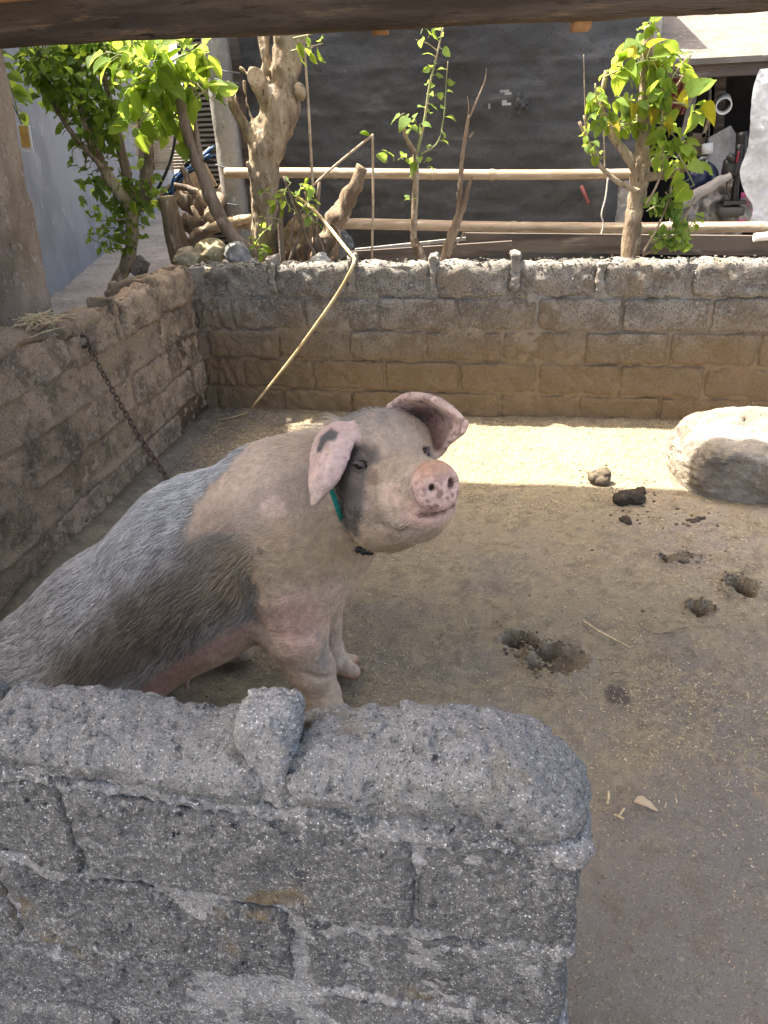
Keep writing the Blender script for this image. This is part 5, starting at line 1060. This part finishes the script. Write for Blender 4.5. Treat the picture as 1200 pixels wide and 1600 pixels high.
# wires and hanging string
o = thg('string', 'pale frayed string hanging from the upper bamboo rail', 'string', P(948, 285, y=4.6)); part('cord', tube(PP([(950, 278), (946, 310), (940, 338), (943, 350), (937, 372)], 4.6), .0045, 5, 26), pmat('pale_cord', (.5, .47, .42)), o)
o = thg('dry_cane', 'thin straight dry cane standing between the pollard and the netting', 'cane', P(490, 300, y=4.3)); part('cane', tube(PP([(476, 75), (482, 170), (489, 300)], 4.32), [.006, .008, .008], 6, 16), M['bamboo'], o)
o = thg('bent_cane', 'dry cane bent into an upside-down V in front of the netting', 'cane', P(583, 408, y=4.2)); part('cane', join([tube(PP([(476, 302), (520, 262), (581, 212)], 4.2), .007, 6, 20), tube(PP([(582, 209), (583, 300), (581, 412)], 4.2), .007, 6, 20)]), M['bamboo'], o); part('leaf', tube(PP([(580, 213), (568, 207), (562, 208)], 4.2), [.002, .012, .002], 6, 8), ML['light'], o)
# ================================================================== in and on the pen: boulder, dung, chain, stem, litter
m_bd = pmat('boulder_stone', (.29, .255, .205), [((.18, .155, .12), 5, .42, .60, 6), ((.42, .39, .335), 14, .52, .70, 6), ((.17, .15, .125), 40, .58, .70), ((.24, .18, .10), 3, .50, .68, 5, 'n', .8), ((.07, .06, .05), 9, .485, .50, 7, 'n', .0)], .92, [(7, .03), (30, .012), (120, .004)], spec=.2)
bc = P(1188, 722, y=2.98); bc[2] = .110
def bsd(p):
    q = p - bc; d = ell(p, bc, (.43, .31, .25)); d = smax(d, (q @ _unit([.02, -.16, 1])) - .150, .07); d = smax(d, (q @ _unit([-1, -.2, .12])) - .325, .10); d = smax(d, (q @ _unit([-.15, -1, -.12])) - .235, .06)
    z = q[:, 2] + .018 * fbm(p, 6, 3, 201) + .04 * q[:, 0]; d = d + .016 * np.exp(-((z + .005) / .012) ** 2) * sstep(-.1, .15, q[:, 0] + .1 * fbm(p, 5, 2, 207)) * sstep(.1, -.1, q[:, 1])
    cr = np.abs(fbm(p * [1, 1, 1.6], 5, 4, 205)); d = d + .012 * sstep(.07, .0, cr) * sstep(-.1, .3, fbm(p, 3, 2, 206))
    return d + .012 * fbm(p, 4, 3, 202) + .008 * fbm(p, 14, 3, 203) + .006 * fbm(p * [1, 1, 3], 30, 3, 204)
V, F = nets(bsd, bc - [.5, .4, .3], bc + [.5, .4, .3], .009)
o = bpy.data.objects.new('boulder', mesh('boulder', V - bc, F, m_bd)); o.location = bc; link(o); tag(o, 'large pale flat-topped boulder resting on the pen floor at the right', 'boulder')
m_dg = pmat('dung', (.035, .026, .018), [((.075, .058, .04), 50, .5, .7)], .8, [(90, .006)])
m_dg2 = pmat('dry_dung', (.12, .095, .065), [((.05, .038, .026), 40, .45, .65)], .9, [(90, .006)])
def dung(label, lumps, m, seed):
    c = P(lumps[0][0], lumps[0][1], z=.02); cs = [(P(a, b, z=h), np.array(r)) for a, b, h, r in lumps]
    def fn(p):
        d = np.full(len(p), 9.)
        for q, r in cs: d = smin(d, ell(p, q, r), .012)
        return d + .006 * fbm(p, 40, 3, seed) + .003 * fbm(p, 120, 2, seed + 3)
    lo = np.min([q - r for q, r in cs], 0) - .03; hi = np.max([q + r for q, r in cs], 0) + .03
    V, F = nets(fn, lo, hi, .005); o = bpy.data.objects.new('dung_pile', mesh('dung_pile', V - c, F, m)); o.location = c; link(o); tag(o, label, 'dung', 'droppings on the pen floor')
dung('pale dried dropping in the sunlit strip of the pen floor', [(930, 745, .03, (.032, .03, .030)), (944, 742, .04, (.030, .03, .033)), (940, 751, .02, (.035, .03, .022))], m_dg2, 301)
dung('black dung lump on the shade line of the pen floor', [(972, 778, .025, (.040, .035, .028)), (986, 776, .030, (.040, .035, .030)), (997, 779, .02, (.028, .03, .022)), (966, 785, .008, (.02, .02, .01))], m_dg, 305)
dung('small black dung crumb beside the larger black lump', [(1000, 767, .012, (.020, .018, .016)), (1004, 771, .010, (.014, .014, .012))], m_dg, 309)
dung('small flat dropping below the black dung lump', [(975, 812, .008, (.022, .02, .012)), (982, 817, .006, (.014, .014, .010))], m_dg, 313)
dung('dark scrap of dung right of the black lump towards the boulder', [(1082, 815, .008, (.024, .02, .013)), (1094, 811, .006, (.02, .018, .010))], m_dg, 317)
dung('flattened crumbly dropping behind the far pair of holes', [(1058, 874, .006, (.045, .03, .014)), (1080, 872, .008, (.025, .02, .016))], m_dg2, 321)
# rusty chain from the left wall down behind the pig
m_ch = pmat('rusty_steel', (.085, .065, .052), [((.16, .09, .05), 60, .48, .62), ((.05, .045, .04), 90, .5, .66)], .6, [(200, .001)], metal=.5)
ca, cb_ = P(137, 537, x=LX + .025), P(300, 800, y=1.80); n = int(np.linalg.norm(cb_ - ca) / .0262)
ct = thing('chain', 'rusty steel chain hanging from the left wall down behind the pig', 'chain', ca)
an = np.arange(20) * 2 * math.pi / 20; pth = np.stack([np.cos(an) * .0075 + np.sign(np.cos(an)) * .0085, np.sin(an) * .0085, 0 * an], 1); pth = np.concatenate([pth, pth[:1]]); lm = mesh('link', *tube(pth, .0030, 7, sm=False, caps=False), m_ch)
for k in range(n):
    t = (k + .5) / n; p = ca + (cb_ - ca) * t - np.array([0, 0, .05 * 4 * t * (1 - t)]); d = (cb_ - ca) / np.linalg.norm(cb_ - ca) - np.array([0, 0, .05 * 4 * (1 - 2 * t)]) / np.linalg.norm(cb_ - ca)
    u = np.array([0, 0, 1.]); v = np.cross(_unit(d), u); inst('link', lm, ct, p, orient(d, (u + v) if k % 2 else (u - v)))
part('staple', tube([ca + [-.05, 0, .02], ca + [.0, 0, .03], ca + [.006, 0, .004], ca + [-.01, 0, -.012], ca + [-.05, 0, -.005]], .006, 8), m_ch, ct)
V, F = rbox((.05, .06, .045), .012, .4, .006, 30, 6); part('lump', (V + P(152, 545, x=LX + .02), F), M['lmortar'], ct)
# long dry stem bent over the back wall
q = np.array([P(462, 306, y=4.08), P(490, 328, y=4.0), P(515, 356, y=3.92), P(538, 385, y=3.78), P(554, 404, y=3.68), P(553, 411, y=3.655), P(540, 432, y=3.645), P(487, 512, y=3.63), P(434, 585, y=3.60), P(400, 630, y=3.58), P(385, 645, z=.03), P(362, 652, z=.012), P(338, 656, z=.008)])
ds = thing('dried_reed', 'long dry straw-coloured stem bent over the back wall and trailing onto the floor', 'stem', q[4]); q[5:10, 0] += .012 * np.sin(np.arange(5) * .9)
part('stalk', join([tube(q[:5], [.009, .010, .009, .009, .008], 8, 40, rough=.15), tube(q[4:], [.009, .009, .008, .008, .007, .006, .004, .003, .002], 8, 70, rough=.15)]), pmat('dry_stem', (.47, .37, .20), [((.33, .24, .12), 10, .42, .62), ((.60, .50, .32), 30, .54, .7)], .6, [(60, .002)]), ds)
# litter
m_st = pmat('straw', (.50, .40, .23), [((.34, .26, .14), 60, .45, .6), ((.66, .57, .38), 110, .52, .68)], .7)
m_hk = pmat('husk', (.36, .295, .18), [((.17, .125, .075), 70, .47, .60, 3), ((.60, .52, .35), 120, .56, .66, 2)], .8)
pts = []
while len(pts) < 62000:
    n = 20000; x = rng.uniform(-1.55, 1.9, n); y = rng.uniform(.45, 3.72, n); p = np.stack([x, y, 0 * x], 1)
    dns = (.16 + .62 * sstep(-.4, .8, fbm(p, 2.6, 3, 401) + .6 * fbm(p, 11, 3, 402))) * (.35 + .65 * sstep(1.3, .3, x)) * sstep(.5, 1.4, y); dns = dns * (1 + .5 * sstep(2.3, 3, y)) * (1 - .45 * sstep(1.4, .8, y))
    pts += list(p[rng.random(n) < dns * .6])
pts = np.array(pts[:62000]); hz_, dp_ = floor_z(pts[:, 0], pts[:, 1]); n = len(pts); a = rng.uniform(0, math.pi * 2, n); nz_ = sstep(.5, 2.2, pts[:, 1]) * .6 + .4; L = (rng.gamma(1.6, .0011, n) + .0013) * nz_ * (1 + 1.6 * (rng.random(n) < .03)); Wd = rng.uniform(.0008, .0019, n) * (nz_ * .5 + .5)
du = np.stack([np.cos(a), np.sin(a), rng.normal(0, .22, n)], 1) * L[:, None]; dw = np.stack([-np.sin(a), np.cos(a), rng.normal(0, .5, n)], 1) * Wd[:, None]; c = np.stack([pts[:, 0], pts[:, 1], hz_ + .0022], 1)
V = np.stack([c - du - dw, c + du - dw, c + du + dw, c - du + dw], 1).reshape(-1, 3); F = np.arange(4 * n).reshape(n, 4)
part('husk_litter', (V, F), m_hk, None, kind='stuff')
gs = []
for k in range(1100):
    x, y = random.uniform(-1.5, 1.8), random.uniform(1.0, 3.7)
    if fbm(np.array([[x, y, 0.]]), 2.5, 3, 411)[0] < .25 - .5 * random.random(): continue
    s = random.uniform(.0015, .0055) * (1 if random.random() < .96 else 2.2); V, F = rbox((s * 1.4, s, s * .7), s / 1.6, .4, s * .25, 60, k % 11); gs.append((V + [x, y, fz(x, y) + s * .25], F))
for (px, py, hx, hy, d) in HOLES:      # spilled crumbs round every hole and dropping
    for k in range(26):
        a = random.uniform(0, 2 * math.pi); r = random.uniform(.85, 1.7); q = P(px + hx * r * math.cos(a), py + hy * r * math.sin(a), z=0); s = random.uniform(.002, .008)
        V, F = rbox((s * 1.5, s * 1.2, s), s / 1.5, .35, s * .35, 60, k % 11); gs.append((V + [q[0], q[1], fz(q[0], q[1]) + s * .3], F))
for (px, py) in ((937, 745), (980, 778), (975, 812), (1085, 815), (1065, 874)):
    for k in range(22):
        q = P(px + random.gauss(0, 26), py + random.gauss(0, 9), z=0); s = random.uniform(.002, .009); V, F = rbox((s * 1.5, s * 1.2, s), s / 1.5, .35, s * .35, 60, k % 11); gs.append((V + [q[0], q[1], fz(q[0], q[1]) + s * .3], F))
part('dirt_crumbs', join(gs), pmat('soil_crumb', (.17, .135, .095), [((.07, .055, .04), 60, .48, .62)], .95, [(120, .004)]), None, kind='stuff')
def litter(name, label, cat, pa, r, m, z=.006):
    q = np.array([P(a, b, z=z) for a, b in pa]); t = thing(name, label, cat, q[0]); part('stalk', tube(q, r, 6, 20, rough=.15), m, t)
litter('straw_stalk', 'long pale straw stalk lying on the pen floor between the holes', 'straw', [(913, 971), (935, 986), (960, 999), (985, 1012)], [.0035, .0038, .0034, .002], m_st, .008)
litter('twig', 'curled brown twig on the floor right of the straw stalk', 'twig', [(1020, 990), (1045, 988), (1058, 983), (1075, 980)], .0024, M['bark_brown'])
litter('twig', 'small hooked brown twig below the far holes', 'twig', [(1072, 1010), (1082, 1016), (1088, 1026)], .0022, M['bark_brown'])
litter('straw_stalk', 'short curled straw stalk beside the front wall end', 'straw', [(951, 1237), (951, 1246), (949, 1256)], .0026, m_st)
litter('straw_stalk', 'straw stalk lying beside the dry leaf', 'straw', [(960, 1273), (968, 1276), (975, 1280)], .0026, m_st)
litter('straw_stalk', 'straw stalk pointing at the dry leaf', 'straw', [(976, 1263), (968, 1274)], .0022, m_st)
p = P(990, 1252, z=.010); dl = inst('dry_leaf', LM['dry', 'ovate'][1], None, p, orient(P(1024, 1257, z=.014) - p, [.1, .1, 1]), (.058, .034, .05)); tag(dl, 'curled pale dry leaf lying on the grey floor', 'leaf')
gs = []; c0 = P(58, 512, x=LX - .04)
for k in range(70):
    a = rng.uniform(0, 2 * math.pi); r = rng.gamma(2, .018); p = c0 + [r * math.cos(a) * .7, r * math.sin(a) * 1.4, 0]; p[2] = ltop(p[1]) + .052 + .02 * random.random() - r * .25
    d = rng.normal(size=3) * [.03, .05, .012]; gs.append(tube([p - d, p + [0, 0, .008], p + d], [.0012, .0016, .0008], 4, 5))
o = thing('straw_tuft', 'tuft of pale straw lying on top of the left wall near the post', 'straw', c0); part('stalks', join(gs), m_st, o, kind='stuff')
